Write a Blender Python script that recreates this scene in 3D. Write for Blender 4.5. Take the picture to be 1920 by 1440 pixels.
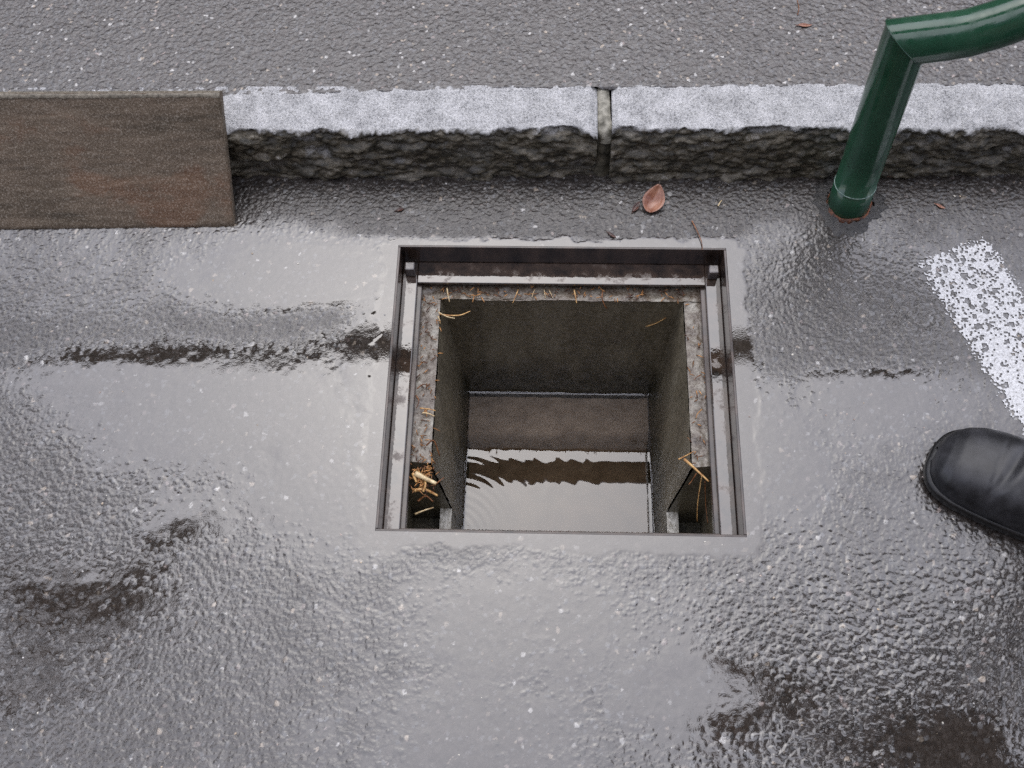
import bpy, bmesh, math, random
import numpy as np
from mathutils import Vector, Matrix

for o in list(bpy.data.objects):
    bpy.data.objects.remove(o)
scene = bpy.context.scene
col = scene.collection
R = math.radians

# ------------------------------------------------------------------ camera
cam_d = bpy.data.cameras.new('camera')
cam_d.sensor_width = 36.0
cam_d.lens = 2000 / 1920 * 36.0
cam_d.clip_start = 0.02
cam_d.clip_end = 500
cam = bpy.data.objects.new('camera', cam_d)
col.objects.link(cam)
cam.location = (-0.0245, -0.6119, 1.2948)
cam.rotation_euler = (Matrix.Rotation(0.0674, 3, 'Z') @ Matrix.Rotation(0.439, 3, 'X') @ Matrix.Rotation(-0.0478, 3, 'Z')).to_euler()
scene.camera = cam

# ------------------------------------------------------------------ overcast sky and soft sun
SUN_EL, SUN_AZ = R(64), R(-8)          # azimuth from +y (towards the pavement), clockwise
world = bpy.data.worlds.new('World')
scene.world = world
world.use_nodes = True
wn = world.node_tree
wn.nodes.clear()
sky = wn.nodes.new('ShaderNodeTexSky')
sky.sky_type = 'NISHITA'
sky.sun_disc = False
sky.sun_elevation = SUN_EL
sky.sun_rotation = SUN_AZ
sky.air_density = 1.0
sky.dust_density = 1.0
sky.ozone_density = 1.0
hsv = wn.nodes.new('ShaderNodeHueSaturation')
hsv.inputs['Saturation'].default_value = 0.50
hsv.inputs['Hue'].default_value = 0.53
bg = wn.nodes.new('ShaderNodeBackground')
bg.inputs['Strength'].default_value = 0.15
wo = wn.nodes.new('ShaderNodeOutputWorld')
wn.links.new(sky.outputs[0], hsv.inputs['Color'])
wn.links.new(hsv.outputs[0], bg.inputs['Color'])
wn.links.new(bg.outputs[0], wo.inputs['Surface'])

sun_d = bpy.data.lights.new('sun', 'SUN')
sun_d.energy = 1.2
sun_d.angle = R(110)
sun_d.color = (1.0, 0.985, 0.97)
sun = bpy.data.objects.new('sun', sun_d)
col.objects.link(sun)
sd = Vector((math.sin(SUN_AZ) * math.cos(SUN_EL), math.cos(SUN_AZ) * math.cos(SUN_EL), math.sin(SUN_EL)))
sun.rotation_euler = sd.to_track_quat('Z', 'Y').to_euler()
sun.location = sd * 30

scene.view_settings.view_transform = 'Standard'
scene.view_settings.look = 'None'
scene.view_settings.exposure = 1.10
scene.view_settings.gamma = 1.0
scene.view_settings.use_curve_mapping = False
scene.render.engine = 'CYCLES'
scene.cycles.use_denoising = False
scene.cycles.max_bounces = 8
scene.render.film_transparent = False

# ------------------------------------------------------------------ helpers
rnd = random.Random(7)


def hash2(ix, iy, s):
    h = (ix.astype(np.int64) * 374761393 + iy.astype(np.int64) * 668265263 + s * 1442695041) & 0xFFFFFFFF
    h = ((h ^ (h >> 13)) * 1274126177) & 0xFFFFFFFF
    h = ((h ^ (h >> 16)) * 2246822519) & 0xFFFFFFFF
    h = h ^ (h >> 15)
    return (h & 0xFFFFFF).astype(np.float64) / float(0x1000000)


def vnoise(x, y, s=0):
    ix, iy = np.floor(x), np.floor(y)
    fx, fy = x - ix, y - iy
    fx = fx * fx * fx * (fx * (fx * 6 - 15) + 10)
    fy = fy * fy * fy * (fy * (fy * 6 - 15) + 10)
    a, b = hash2(ix, iy, s), hash2(ix + 1, iy, s)
    c, d = hash2(ix, iy + 1, s), hash2(ix + 1, iy + 1, s)
    return (a * (1 - fx) + b * fx) * (1 - fy) + (c * (1 - fx) + d * fx) * fy


def fbm(x, y, s=0, oct=4):
    t, a, n = 0, 1.0, 0
    for k in range(oct):
        t = t + a * (vnoise(x, y, s + 17 * k) * 2 - 1)
        n += a
        a *= .5
        x, y = x * 2.03 + 3.1, y * 2.03 - 1.7
    return t / n


def worley(x, y, c, s=0, jit=.9):
    """distance to nearest and second stone centre, id hash and offset to the centre"""
    u, v = x / c, y / c
    iu, iv = np.floor(u), np.floor(v)
    f1 = np.full(u.shape, 9.)
    f2 = np.full(u.shape, 9.)
    idx = np.zeros(u.shape)
    idy = np.zeros(u.shape)
    ox = np.zeros(u.shape)
    oy = np.zeros(u.shape)
    for dx in (-1, 0, 1):
        for dy in (-1, 0, 1):
            cx, cy = iu + dx, iv + dy
            px = cx + .5 + (hash2(cx, cy, s) - .5) * jit
            py = cy + .5 + (hash2(cx, cy, s + 5) - .5) * jit
            d = np.hypot(u - px, v - py)
            n = d < f1
            f2 = np.where(n, f1, np.minimum(f2, d))
            f1 = np.where(n, d, f1)
            idx = np.where(n, cx, idx)
            idy = np.where(n, cy, idy)
            ox = np.where(n, u - px, ox)
            oy = np.where(n, v - py, oy)
    return f1, f2, idx, idy, ox, oy


def sstep(a, b, x):
    t = np.clip((x - a) / (b - a), 0, 1)
    return t * t * (3 - 2 * t)


def set_props(o, label=None, cat=None, group=None, kind=None):
    if label:
        o['label'] = label
    if cat:
        o['category'] = cat
    if group:
        o['group'] = group
    if kind:
        o['kind'] = kind
    return o


def link(o, parent=None):
    col.objects.link(o)
    if parent is not None:
        o.parent = parent
    return o


def mesh_np(name, V, F, mat, parent=None, smooth=True, attrs=None):
    """V (n,3) array, F (m,4) or (m,3) array"""
    V = np.asarray(V, np.float32)
    F = np.asarray(F, np.int32)
    me = bpy.data.meshes.new(name)
    me.vertices.add(len(V))
    me.vertices.foreach_set('co', V.ravel())
    k = F.shape[1]
    me.loops.add(F.size)
    me.loops.foreach_set('vertex_index', F.ravel())
    me.polygons.add(len(F))
    me.polygons.foreach_set('loop_start', np.arange(0, F.size, k, dtype=np.int32))
    me.polygons.foreach_set('loop_total', np.full(len(F), k, np.int32))
    me.polygons.foreach_set('use_smooth', np.full(len(F), smooth))
    me.update(calc_edges=True)
    me.validate()
    for an, (typ, arr) in (attrs or {}).items():
        a = me.attributes.new(an, typ, 'POINT')
        if typ == 'FLOAT':
            a.data.foreach_set('value', np.asarray(arr, np.float32).ravel())
        else:
            a.data.foreach_set('color', np.asarray(arr, np.float32).ravel())
    me.materials.append(mat)
    o = bpy.data.objects.new(name, me)
    return link(o, parent)


def mesh_py(name, V, F, mat, parent=None, smooth=False, bevel=0):
    me = bpy.data.meshes.new(name)
    me.from_pydata([tuple(map(float, v)) for v in V], [], F)
    bm = bmesh.new()
    bm.from_mesh(me)
    bmesh.ops.recalc_face_normals(bm, faces=bm.faces)
    bm.to_mesh(me)
    bm.free()
    for p in me.polygons:
        p.use_smooth = smooth
    me.materials.append(mat)
    o = bpy.data.objects.new(name, me)
    if bevel:
        m = o.modifiers.new('bevel', 'BEVEL')
        m.width = bevel
        m.segments = 2
        m.limit_method = 'ANGLE'
    return link(o, parent)


def box(name, x0, x1, y0, y1, z0, z1, mat, parent=None, bevel=0):
    V = [(x, y, z) for z in (z0, z1) for y in (y0, y1) for x in (x0, x1)]
    F = [(0, 2, 3, 1), (4, 5, 7, 6), (0, 1, 5, 4), (2, 6, 7, 3), (0, 4, 6, 2), (1, 3, 7, 5)]
    return mesh_py(name, V, F, mat, parent, bevel=bevel)


def grid_faces(nx, ny, keep=None):
    i = np.arange(nx * ny).reshape(ny, nx)
    F = np.stack([i[:-1, :-1], i[:-1, 1:], i[1:, 1:], i[1:, :-1]], -1)
    if keep is not None:
        F = F[keep]
    return F.reshape(-1, 4)


def empty(name, loc=(0, 0, 0)):
    o = bpy.data.objects.new(name, None)
    o.location = loc
    o.empty_display_size = .05
    return link(o)


def tube_mesh(pts, rads, seg=12, cap=True):
    """swept tube along points with mitred corners; returns verts, faces"""
    pts = [Vector(p) for p in pts]
    if not hasattr(rads, '__len__'):
        rads = [rads] * len(pts)
    n = len(pts)
    V, F = [], []
    t0 = (pts[1] - pts[0]).normalized()
    up = Vector((0, 0, 1)) if abs(t0.z) < .9 else Vector((1, 0, 0))
    a = t0.cross(up).normalized()
    for i, p in enumerate(pts):
        ti = (pts[i] - pts[i - 1]).normalized() if i else t0
        to = (pts[i + 1] - pts[i]).normalized() if i < n - 1 else ti
        t = (ti + to).normalized()
        a = (a - a.dot(t) * t).normalized()
        b = t.cross(a).normalized()
        for k in range(seg):
            an = 2 * math.pi * k / seg
            V.append(p + (a * math.cos(an) + b * math.sin(an)) * rads[i])
    for i in range(n - 1):
        for k in range(seg):
            k2 = (k + 1) % seg
            F.append((i * seg + k, i * seg + k2, (i + 1) * seg + k2, (i + 1) * seg + k))
    if cap:
        F.append(tuple(range(seg))[::-1])
        F.append(tuple((n - 1) * seg + k for k in range(seg)))
    return V, F


def tube(name, pts, rads, mat, parent=None, seg=12):
    V, F = tube_mesh(pts, rads, seg)
    return mesh_py(name, V, F, mat, parent, smooth=True)


# ------------------------------------------------------------------ materials
def new_mat(name):
    m = bpy.data.materials.new(name)
    m.use_nodes = True
    nt = m.node_tree
    nt.nodes.clear()
    out = nt.nodes.new('ShaderNodeOutputMaterial')
    p = nt.nodes.new('ShaderNodeBsdfPrincipled')
    nt.links.new(p.outputs[0], out.inputs['Surface'])
    return m, nt, p


def nd(nt, t, **kw):
    n = nt.nodes.new(t)
    for k, v in kw.items():
        setattr(n, k, v)
    return n


def coords(nt, scale=(1, 1, 1)):
    tc = nd(nt, 'ShaderNodeTexCoord')
    mp = nd(nt, 'ShaderNodeMapping')
    mp.inputs['Scale'].default_value = scale
    nt.links.new(tc.outputs['Object'], mp.inputs['Vector'])
    return mp.outputs[0]


def noise(nt, vec, scale, detail=4, rough=.55):
    n = nd(nt, 'ShaderNodeTexNoise')
    n.inputs['Scale'].default_value = scale
    n.inputs['Detail'].default_value = detail
    n.inputs['Roughness'].default_value = rough
    nt.links.new(vec, n.inputs['Vector'])
    return n.outputs['Fac']


def ramp(nt, fac, stops):
    r = nd(nt, 'ShaderNodeValToRGB')
    el = r.color_ramp.elements
    while len(el) < len(stops):
        el.new(.5)
    for e, (p, c) in zip(el, stops):
        e.position = p
        e.color = tuple(c) + (1,) if len(c) == 3 else c
    nt.links.new(fac, r.inputs['Fac'])
    return r.outputs['Color']


def mixc(nt, fac, a, b, mode='MIX'):
    m = nd(nt, 'ShaderNodeMix', data_type='RGBA', blend_type=mode)
    for sock, v in ((m.inputs[0], fac), (m.inputs[6], a), (m.inputs[7], b)):
        if isinstance(v, bpy.types.NodeSocket):
            nt.links.new(v, sock)
        elif isinstance(v, (int, float)):
            sock.default_value = v
        else:
            sock.default_value = tuple(v) + (1,)
    return m.outputs[2]


def bump(nt, p, h, strength=.3, dist=.002):
    b = nd(nt, 'ShaderNodeBump')
    b.inputs['Strength'].default_value = strength
    b.inputs['Distance'].default_value = dist
    nt.links.new(h, b.inputs['Height'])
    nt.links.new(b.outputs[0], p.inputs['Normal'])
    return b


def g3(v, t=(1, 1, 1)):
    return (v * t[0], v * t[1], v * t[2])


def simple(name, c1, c2, scale=40, rough=.5, ior=1.5, bstr=.3, bdist=.002, stretch=(1, 1, 1), detail=5, metal=0, lo=.35, hi=.65):
    m, nt, p = new_mat(name)
    v = coords(nt, stretch)
    f = noise(nt, v, scale, detail)
    nt.links.new(ramp(nt, f, [(lo, c1), (hi, c2)]), p.inputs['Base Color'])
    p.inputs['Roughness'].default_value = rough
    p.inputs['IOR'].default_value = ior
    p.inputs['Metallic'].default_value = metal
    if bstr:
        bump(nt, p, noise(nt, v, scale * 2.3, 5), bstr, bdist)
    return m


WET_IOR = 1.95


def asphalt_mat(name, bump_scale, bstr):
    m, nt, p = new_mat(name)
    ac = nd(nt, 'ShaderNodeAttribute', attribute_name='stone')
    ar = nd(nt, 'ShaderNodeAttribute', attribute_name='rough')
    v = coords(nt)
    f = noise(nt, v, 900, 3)
    colr = mixc(nt, 1.0, ac.outputs['Color'], ramp(nt, f, [(.3, g3(.6)), (.7, g3(1.5))]), 'MULTIPLY')
    nt.links.new(colr, p.inputs['Base Color'])
    nt.links.new(ar.outputs['Fac'], p.inputs['Roughness'])
    p.inputs['IOR'].default_value = WET_IOR
    asp = nd(nt, 'ShaderNodeAttribute', attribute_name='spec')
    nt.links.new(asp.outputs['Fac'], p.inputs['Specular IOR Level'])
    b = bump(nt, p, noise(nt, v, bump_scale, 3), bstr, .0006)
    mu = nd(nt, 'ShaderNodeMath', operation='MULTIPLY')
    nt.links.new(ar.outputs['Fac'], mu.inputs[0])
    mu.inputs[1].default_value = bstr
    nt.links.new(mu.outputs[0], b.inputs['Strength'])
    return m


M_ROAD = asphalt_mat('wet asphalt', 420, 2.6)
M_PAVE = asphalt_mat('damp fine asphalt', 480, 2.2)

# granite: pale wet top, algae-dark broken face (attribute 'algae' from the stone's own shape)
m, nt, p = new_mat('granite')
v = coords(nt)
f1 = noise(nt, v, 340, 5, .75)
f2 = noise(nt, v, 34, 6, .65)
base = ramp(nt, f1, [(.38, (.05, .05, .05)), (.45, (.32, .32, .315)), (.56, (.56, .555, .545)), (.68, (.74, .74, .72))])
base = mixc(nt, .42, base, ramp(nt, f2, [(.38, (.16, .16, .158)), (.5, (.36, .36, .35)), (.62, (.58, .575, .565))]))
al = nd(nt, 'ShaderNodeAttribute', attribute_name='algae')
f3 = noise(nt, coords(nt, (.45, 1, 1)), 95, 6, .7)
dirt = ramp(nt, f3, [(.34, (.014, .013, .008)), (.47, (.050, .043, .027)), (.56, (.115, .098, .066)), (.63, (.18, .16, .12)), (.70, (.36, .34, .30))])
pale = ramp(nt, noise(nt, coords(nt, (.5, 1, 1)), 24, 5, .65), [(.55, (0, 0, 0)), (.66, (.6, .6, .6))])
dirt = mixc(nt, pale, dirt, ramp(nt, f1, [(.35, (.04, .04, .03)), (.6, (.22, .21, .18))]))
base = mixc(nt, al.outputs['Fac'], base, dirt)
nt.links.new(base, p.inputs['Base Color'])
p.inputs['Roughness'].default_value = .42
p.inputs['IOR'].default_value = 1.6
bump(nt, p, f1, .8, .0018)
M_GRANITE = m

M_MORTAR = simple('mortar', (.07, .065, .045), (.40, .38, .31), 75, .6, 1.5, .5, .002)
M_LIP = simple('pale wet concrete', (.28, .26, .21), (.62, .60, .54), 110, .35, 1.6, .6, .002)
M_JOINT = simple('mossy joint dirt', (.014, .014, .009), (.14, .125, .09), 55, .5, 1.5, .8, .003)
M_STEEL = simple('wet dark steel', (.014, .010, .009), (.075, .050, .038), 38, .2, 1.6, .25, .0008, (1, 1, .3), 7)
m, nt, p = new_mat('wet steel ledge')
v = coords(nt)
f1 = noise(nt, v, 40, 6, .65)
nt.links.new(ramp(nt, f1, [(.35, (.02, .015, .012)), (.65, (.085, .055, .038))]), p.inputs['Base Color'])
nt.links.new(ramp(nt, f1, [(.55, (.03, .03, .03)), (.66, (.45, .45, .45))]), p.inputs['Roughness'])
p.inputs['IOR'].default_value = WET_IOR
bump(nt, p, noise(nt, v, 90, 3), .12, .0008)
M_LEDGE = m
M_LUG = simple('worn steel lug', (.03, .022, .02), (.12, .10, .09), 90, .25, 1.8, .4, .001)

# concrete of the chamber: brown, damp, streaked
m, nt, p = new_mat('stained chamber concrete')
v = coords(nt, (1, 1, .35))
f1 = noise(nt, v, 22, 5, .6)
f2 = noise(nt, coords(nt), 160, 4, .6)
c = ramp(nt, f1, [(.28, (.075, .062, .038)), (.5, (.17, .145, .092)), (.72, (.28, .25, .18))])
c = mixc(nt, .40, c, ramp(nt, f2, [(.35, (.06, .050, .033)), (.7, (.30, .26, .19))]))
# ragged darker band towards the bottom of the walls, and pale lime runs
tcz = nd(nt, 'ShaderNodeTexCoord')
sz = nd(nt, 'ShaderNodeSeparateXYZ')
nt.links.new(tcz.outputs['Object'], sz.inputs[0])
fz_ = noise(nt, coords(nt, (1, 1, .25)), 30, 5, .65)
ma = nd(nt, 'ShaderNodeMath', operation='MULTIPLY_ADD')
nt.links.new(fz_, ma.inputs[0])
ma.inputs[1].default_value = .22
nt.links.new(sz.outputs['Z'], ma.inputs[2])
mr = nd(nt, 'ShaderNodeMapRange')
mr.inputs['From Min'].default_value = -.205
mr.inputs['From Max'].default_value = -.115
mr.inputs['To Min'].default_value = .90
mr.inputs['To Max'].default_value = 0
nt.links.new(ma.outputs[0], mr.inputs['Value'])
c = mixc(nt, mr.outputs[0], c, ramp(nt, f2, [(.35, (.012, .012, .007)), (.62, (.05, .046, .028)), (.74, (.15, .14, .09))]))
nt.links.new(c, p.inputs['Base Color'])
p.inputs['Roughness'].default_value = .38
p.inputs['IOR'].default_value = 1.5
bump(nt, p, f2, .5, .0015)
M_CONC = m

m, nt, p = new_mat('rough shelf concrete')
v = coords(nt)
f1 = noise(nt, v, 45, 5, .65)
f2 = noise(nt, v, 330, 3, .6)
c = ramp(nt, f1, [(.3, (.045, .022, .012)), (.46, (.13, .088, .055)), (.6, (.27, .235, .18)), (.72, (.46, .44, .37))])
c = mixc(nt, .4, c, ramp(nt, f2, [(.4, (.03, .025, .018)), (.7, (.35, .33, .28))]))
nt.links.new(c, p.inputs['Base Color'])
p.inputs['Roughness'].default_value = .3
p.inputs['IOR'].default_value = 1.6
bump(nt, p, f1, .7, .003)
M_SHELF = m

# still water in the chamber: a clear skin, a pale layer below lightens the reflected wall
m = bpy.data.materials.new('chamber water')
m.use_nodes = True
nt = m.node_tree
nt.nodes.clear()
out = nd(nt, 'ShaderNodeOutputMaterial')
fr = nd(nt, 'ShaderNodeFresnel')
fr.inputs['IOR'].default_value = WET_IOR
tp = nd(nt, 'ShaderNodeBsdfTransparent')
tp.inputs['Color'].default_value = (.80, .75, .68, 1)
gl = nd(nt, 'ShaderNodeBsdfGlossy')
gl.inputs['Roughness'].default_value = 0.0
mx = nd(nt, 'ShaderNodeMixShader')
nt.links.new(fr.outputs[0], mx.inputs[0])
nt.links.new(tp.outputs[0], mx.inputs[1])
nt.links.new(gl.outputs[0], mx.inputs[2])
nt.links.new(mx.outputs[0], out.inputs['Surface'])
M_WATER = m
M_MUD = simple('brown sump mud', (.13, .095, .065), (.22, .17, .125), 30, .9, 1.35, .3, .003)
M_REFL_BANK = simple('pale reflection bank', (.34, .29, .25), (.50, .44, .39), 50, .9, 1.35, .3, .002)  # pale colour stands in for the brighter wall reflection in the water

# weathered board
m, nt, p = new_mat('weathered wet board')
v = coords(nt, (.12, 1, 1))
f1 = noise(nt, v, 90, 6, .6)
f2 = noise(nt, coords(nt), 420, 4, .7)
f3 = noise(nt, coords(nt, (.6, 1, 1)), 13, 6, .6)
c = ramp(nt, f1, [(.32, (.062, .043, .025)), (.5, (.155, .110, .070)), (.68, (.27, .205, .14))])
c = mixc(nt, .5, c, ramp(nt, f3, [(.36, (.038, .032, .017)), (.46, (.14, .106, .070)), (.55, (.19, .14, .095)), (.63, (.23, .105, .050))]))
c = mixc(nt, .40, c, ramp(nt, f2, [(.38, (.016, .012, .008)), (.53, (.12, .098, .076)), (.64, (.44, .40, .34))]))
nt.links.new(c, p.inputs['Base Color'])
p.inputs['Roughness'].default_value = .65
p.inputs['IOR'].default_value = 1.38
bump(nt, p, f2, .7, .0012)
M_BOARD = m
M_BOARD_EDGE = simple('pale board edge', (.10, .085, .06), (.24, .21, .16), 180, .5, 1.5, .6, .0015)

m, nt, p = new_mat('green barrier paint')
v = coords(nt)
f1 = noise(nt, v, 14, 5)
f2 = noise(nt, v, 210, 5, .7)
c = ramp(nt, f1, [(.35, (.015, .056, .030)), (.65, (.025, .080, .044))])
c = mixc(nt, ramp(nt, f2, [(.70, (0, 0, 0)), (.74, (1, 1, 1))]), c, (.13, .15, .12))
nt.links.new(c, p.inputs['Base Color'])
nt.links.new(ramp(nt, noise(nt, v, 60, 5), [(.4, (.10, .10, .10)), (.65, (.30, .30, .30))]), p.inputs['Roughness'])
p.inputs['IOR'].default_value = 1.6
bump(nt, p, noise(nt, v, 240, 3), .10, .0008)
M_GREEN = m
M_GREEN_WORN = simple('worn green paint edge', (.05, .12, .09), (.25, .33, .28), 260, .3, 1.5, .2, .001)
M_RUST = simple('rust', (.03, .014, .008), (.22, .075, .03), 160, .55, 1.5, .7, .002)
M_TAR = simple('tar fill', (.012, .011, .010), (.05, .046, .04), 150, .4, 1.6, .8, .003)
M_RUBBER = simple('wet black leather', (.010, .010, .011), (.034, .034, .037), 45, .42, 1.5, .15, .0008)
M_SOLE = simple('black rubber sole', (.006, .006, .006), (.014, .013, .012), 90, .4, 1.5, .3, .001)
M_TROUSER = simple('dark work trousers', (.010, .011, .014), (.02, .021, .026), 120, .8, 1.4, .4, .002)
M_JACKET = simple('dark jacket', (.008, .009, .011), (.018, .018, .02), 90, .7, 1.4, .4, .002)
M_SKIN = simple('skin', (.38, .22, .16), (.48, .29, .21), 40, .5, 1.4, .1, .001)
M_HAIR = simple('dark hair', (.012, .009, .007), (.03, .022, .016), 150, .5, 1.5, .5, .002, (1, 1, .2))
M_STRAW = simple('wet straw', (.30, .12, .03), (.78, .50, .20), 120, .35, 1.5, .3, .0006)
M_STRAWP = simple('pale straw', (.45, .30, .14), (.85, .70, .42), 160, .35, 1.5, .3, .0006)
M_STRAWB = simple('brown needle', (.10, .035, .012), (.30, .12, .04), 160, .4, 1.5, .3, .0006)
M_LEAF = simple('brown leaf', (.20, .070, .035), (.44, .23, .15), 60, .3, 1.6, .3, .0008)
M_LEAFD = simple('dark leaf', (.03, .012, .007), (.09, .03, .015), 70, .3, 1.6, .3, .0008)
M_LITTER = simple('mixed needle litter', (.08, .028, .012), (.55, .27, .09), 55, .4, 1.5, .2, .0005, (1, 1, 1), 2, 0, .42, .6)
M_FOLIAGE = simple('dark leaves', (.018, .022, .010), (.05, .05, .022), 8, .5, 1.4, 0)
M_BARK = simple('bark', (.018, .014, .010), (.06, .046, .034), 18, .8, 1.4, .8, .01, (1, 1, .3))

m, nt, p = new_mat('road paint')
v = coords(nt)
f = noise(nt, v, 300, 4, .6)
tn = nd(nt, 'ShaderNodeAttribute', attribute_name='tone')
nt.links.new(mixc(nt, tn.outputs['Fac'], (.10, .095, .09), ramp(nt, f, [(.3, (.36, .355, .34)), (.5, (.60, .60, .59)), (.75, (.76, .76, .75))])), p.inputs['Base Color'])
p.inputs['Roughness'].default_value = .35
p.inputs['IOR'].default_value = 1.5
bump(nt, p, f, .4, .001)
M_PAINT = m

m, nt, p = new_mat('stone chips')
a = nd(nt, 'ShaderNodeAttribute', attribute_name='stone')
nt.links.new(a.outputs['Color'], p.inputs['Base Color'])
p.inputs['Roughness'].default_value = .25
p.inputs['IOR'].default_value = 1.6
M_CHIP = m

# ------------------------------------------------------------------ the asphalt surfaces
KS = 0.0125                      # the kerb line runs very slightly off the drain's axis


def kerb_y(x, y0):
    return y0 + KS * np.clip(x, -3, 3)


HX, HY = .2335, .2125            # half size of the hole in the road (outside of the steel rim)


def axis(lo, hi, step, far, extra=()):
    a = list(np.arange(lo, hi, step))
    for sgn, start in ((1, a[-1]), (-1, a[0])):
        s, q = step, start
        out = []
        while abs(q) < far:
            s *= 1.03 if s < .02 else 1.5
            q += sgn * s
            out.append(q)
        a = a + out if sgn > 0 else out[::-1] + a
    a = np.array(a)
    for e in extra:              # move the nearest line exactly onto the wanted coordinate
        a[np.argmin(abs(a - e))] = e
    return a


def stones(x, y, s, c):
    """height 0..1 of packed crushed stone of mean size c, and per-stone random numbers"""
    wx = x + .25 * c * fbm(x / c * .6, y / c * .6, s + 40, 2)
    wy = y + .25 * c * fbm(x / c * .6 + 9, y / c * .6, s + 41, 2)
    f1, f2, ix, iy, ox, oy = worley(wx, wy, c, s)
    e = np.clip((f2 - f1) / .42, 0, 1)
    prof = np.sqrt(1 - (1 - e) ** 2)
    r1, r2, r3 = hash2(ix, iy, s + 11), hash2(ix, iy, s + 12), hash2(ix, iy, s + 13)
    h = prof * (.35 + .65 * r1) + prof * (ox * (r2 - .5) + oy * (r3 - .5)) * .9
    return h, hash2(ix, iy, s + 21), hash2(ix, iy, s + 22), e


def gauss(x, y, spots):
    t = np.zeros(x.shape)
    for cx, cy, rx, ry, a in spots:
        t = np.maximum(t, a * np.exp(-(((x - cx) / rx) ** 2 + ((y - cy) / ry) ** 2)))
    return t


def blur(h, n):
    for ax in (0, 1):
        for _ in range(2):
            c = np.cumsum(np.concatenate([np.repeat(h.take([0], ax), n + 1, ax), h, np.repeat(h.take([-1], ax), n, ax)], ax), ax)
            L = h.shape[ax]
            h = (c.take(range(2 * n + 1, 2 * n + 1 + L), ax) - c.take(range(0, L), ax)) / (2 * n + 1)
    return h


def stone_colour(r, q, dens=1.0):
    """dark binder-coated stones, a few pale, tan and reddish ones"""
    n = r.shape
    c = np.empty(n + (4,))
    v = .016 + .030 * q
    c[..., 0], c[..., 1], c[..., 2], c[..., 3] = v * 1.16, v, v * .88, 1
    for lo, hi, col3 in ((0, .006 * dens, (.30, .29, .27)), (.006 * dens, .013 * dens, (.22, .185, .145)), (.013 * dens, .018 * dens, (.17, .14, .125)), (.018 * dens, .08 * dens, (.09, .088, .086))):
        k = (r >= lo) & (r < hi)
        for i in range(3):
            c[..., i] = np.where(k, col3[i] * (.5 + .8 * q), c[..., i])
    return c


xs = axis(-.87, .73, .0014, 60, (-HX, HX))
ys = axis(-.55, .37, .0014, 60, (-HY, HY))
ys = ys[ys < 3.0]
ys = np.concatenate([ys[ys < .375], [.40]])
X, Y = np.meshgrid(xs, ys)
hA, rA, qA, eA = stones(X, Y, 3, .0058)
hB, rB, qB, eB = stones(X, Y, 50, .0036)
hC, rC, qC, eC = stones(X, Y, 120, .0086)
big = hash2(np.floor(X / .004), np.floor(Y / .004), 2) * 0 + rA
flood = gauss(X, Y, [(-.36, .165, .15, .055, 1.3), (-.42, -.05, .22, .085, 1.35), (-.29, -.12, .13, .11, 1.35), (-.56, .0, .18, .06, 1.0),
                     (-.02, -.33, .21, .10, .66), (-.10, -.45, .17, .09, .60), (.39, -.01, .14, .06, .8), (.28, -.09, .06, .12, .85),
                     (.46, -.46, .10, .05, .7), (-.47, -.20, .09, .05, .62), (-.58, -.30, .11, .06, .60), (-.66, -.42, .10, .05, .50), (-.26, .02, .05, .12, 1.2), (.16, -.40, .12, .07, .85)])
flood = flood + .28 * fbm(X * 9, Y * 9, 70, 4) + .16 * fbm(X * 45, Y * 45, 75, 3)
flood = flood - .55 * np.exp(-((Y - .045) / .03) ** 2) * sstep(.265, .30, X) - .40 * np.exp(-((Y - .06) / .03) ** 2) * sstep(-.50, -.60, X)
band = np.exp(-((Y - .085 - .02 * fbm(X * 12, Y * 0, 78, 2)) / .022) ** 2) * sstep(-.60, -.50, X) * sstep(-.22, -.30, X)
flood = flood - .42 * band                                  # stones stand out of the puddle along this ridge
# the drain's surround: smooth bitumen under a skin of water
dx, dy = np.abs(X) - HX, np.abs(Y) - HY
dist = np.where((dx > 0) & (dy > 0), np.hypot(np.maximum(dx, 0), np.maximum(dy, 0)), np.maximum(dx, dy))
wid = .022 + .012 * fbm(X * 40, Y * 40, 80, 3) + .004 * (X > 0) - .010 * (Y > HY)
rim = 1 - sstep(wid * .75, wid * 1.15, dist)
# rough old strip along the kerb, coarse ground lower right
swid = .008 + .09 * sstep(.24, .32, X) + .03 * sstep(-.24, -.34, X)
strip = np.clip((Y - .02 * sstep(-.25, -.45, X) - (.226 + .006 * fbm(X * 60, Y * 0, 82, 3)) + .45 * swid + .5 * swid * fbm(X * 25, Y * 25, 83, 3)) / swid - .2, 0, 1)
strip = strip * strip * (3 - 2 * strip)
coarse = gauss(X, Y, [(.38, -.33, .19, .15, 1.0), (.23, -.47, .16, .06, .9), (.5, -.25, .1, .1, .9)])
flood = flood * (1 - strip) - .10 * coarse * (1 - strip) - .10 * strip
hs = np.maximum(np.maximum(hA * .82, hB * .72), hC * (.25 + .95 * coarse))
soft = blur(hs, 1)
filmy = sstep(-.25, .50, flood)                              # a skin of water rounds the relief off
crisp = np.clip(.85 - .40 * filmy + .15 * strip, 0, 1)
h = soft + (hs - soft) * crisp
lev = .26 + .78 * flood + .10 * coarse - .40 * strip
LMAX = .92
lw_ = LMAX - np.log1p(np.exp((LMAX - lev) * 9)) / 9          # levels out where water stands
sink = sstep(.75, 1.15, lev)
h = h * (1 - .45 * sink) - .15 * sink
k = .07
hh = np.clip(.5 + .5 * (h - lw_) / k, 0, 1)
surf = lw_ * (1 - hh) + h * hh + k * hh * (1 - hh)
calm = gauss(X, Y, [(-.40, -.02, .24, .16, 1.0), (-.30, .165, .16, .05, 1.0)])
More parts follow.
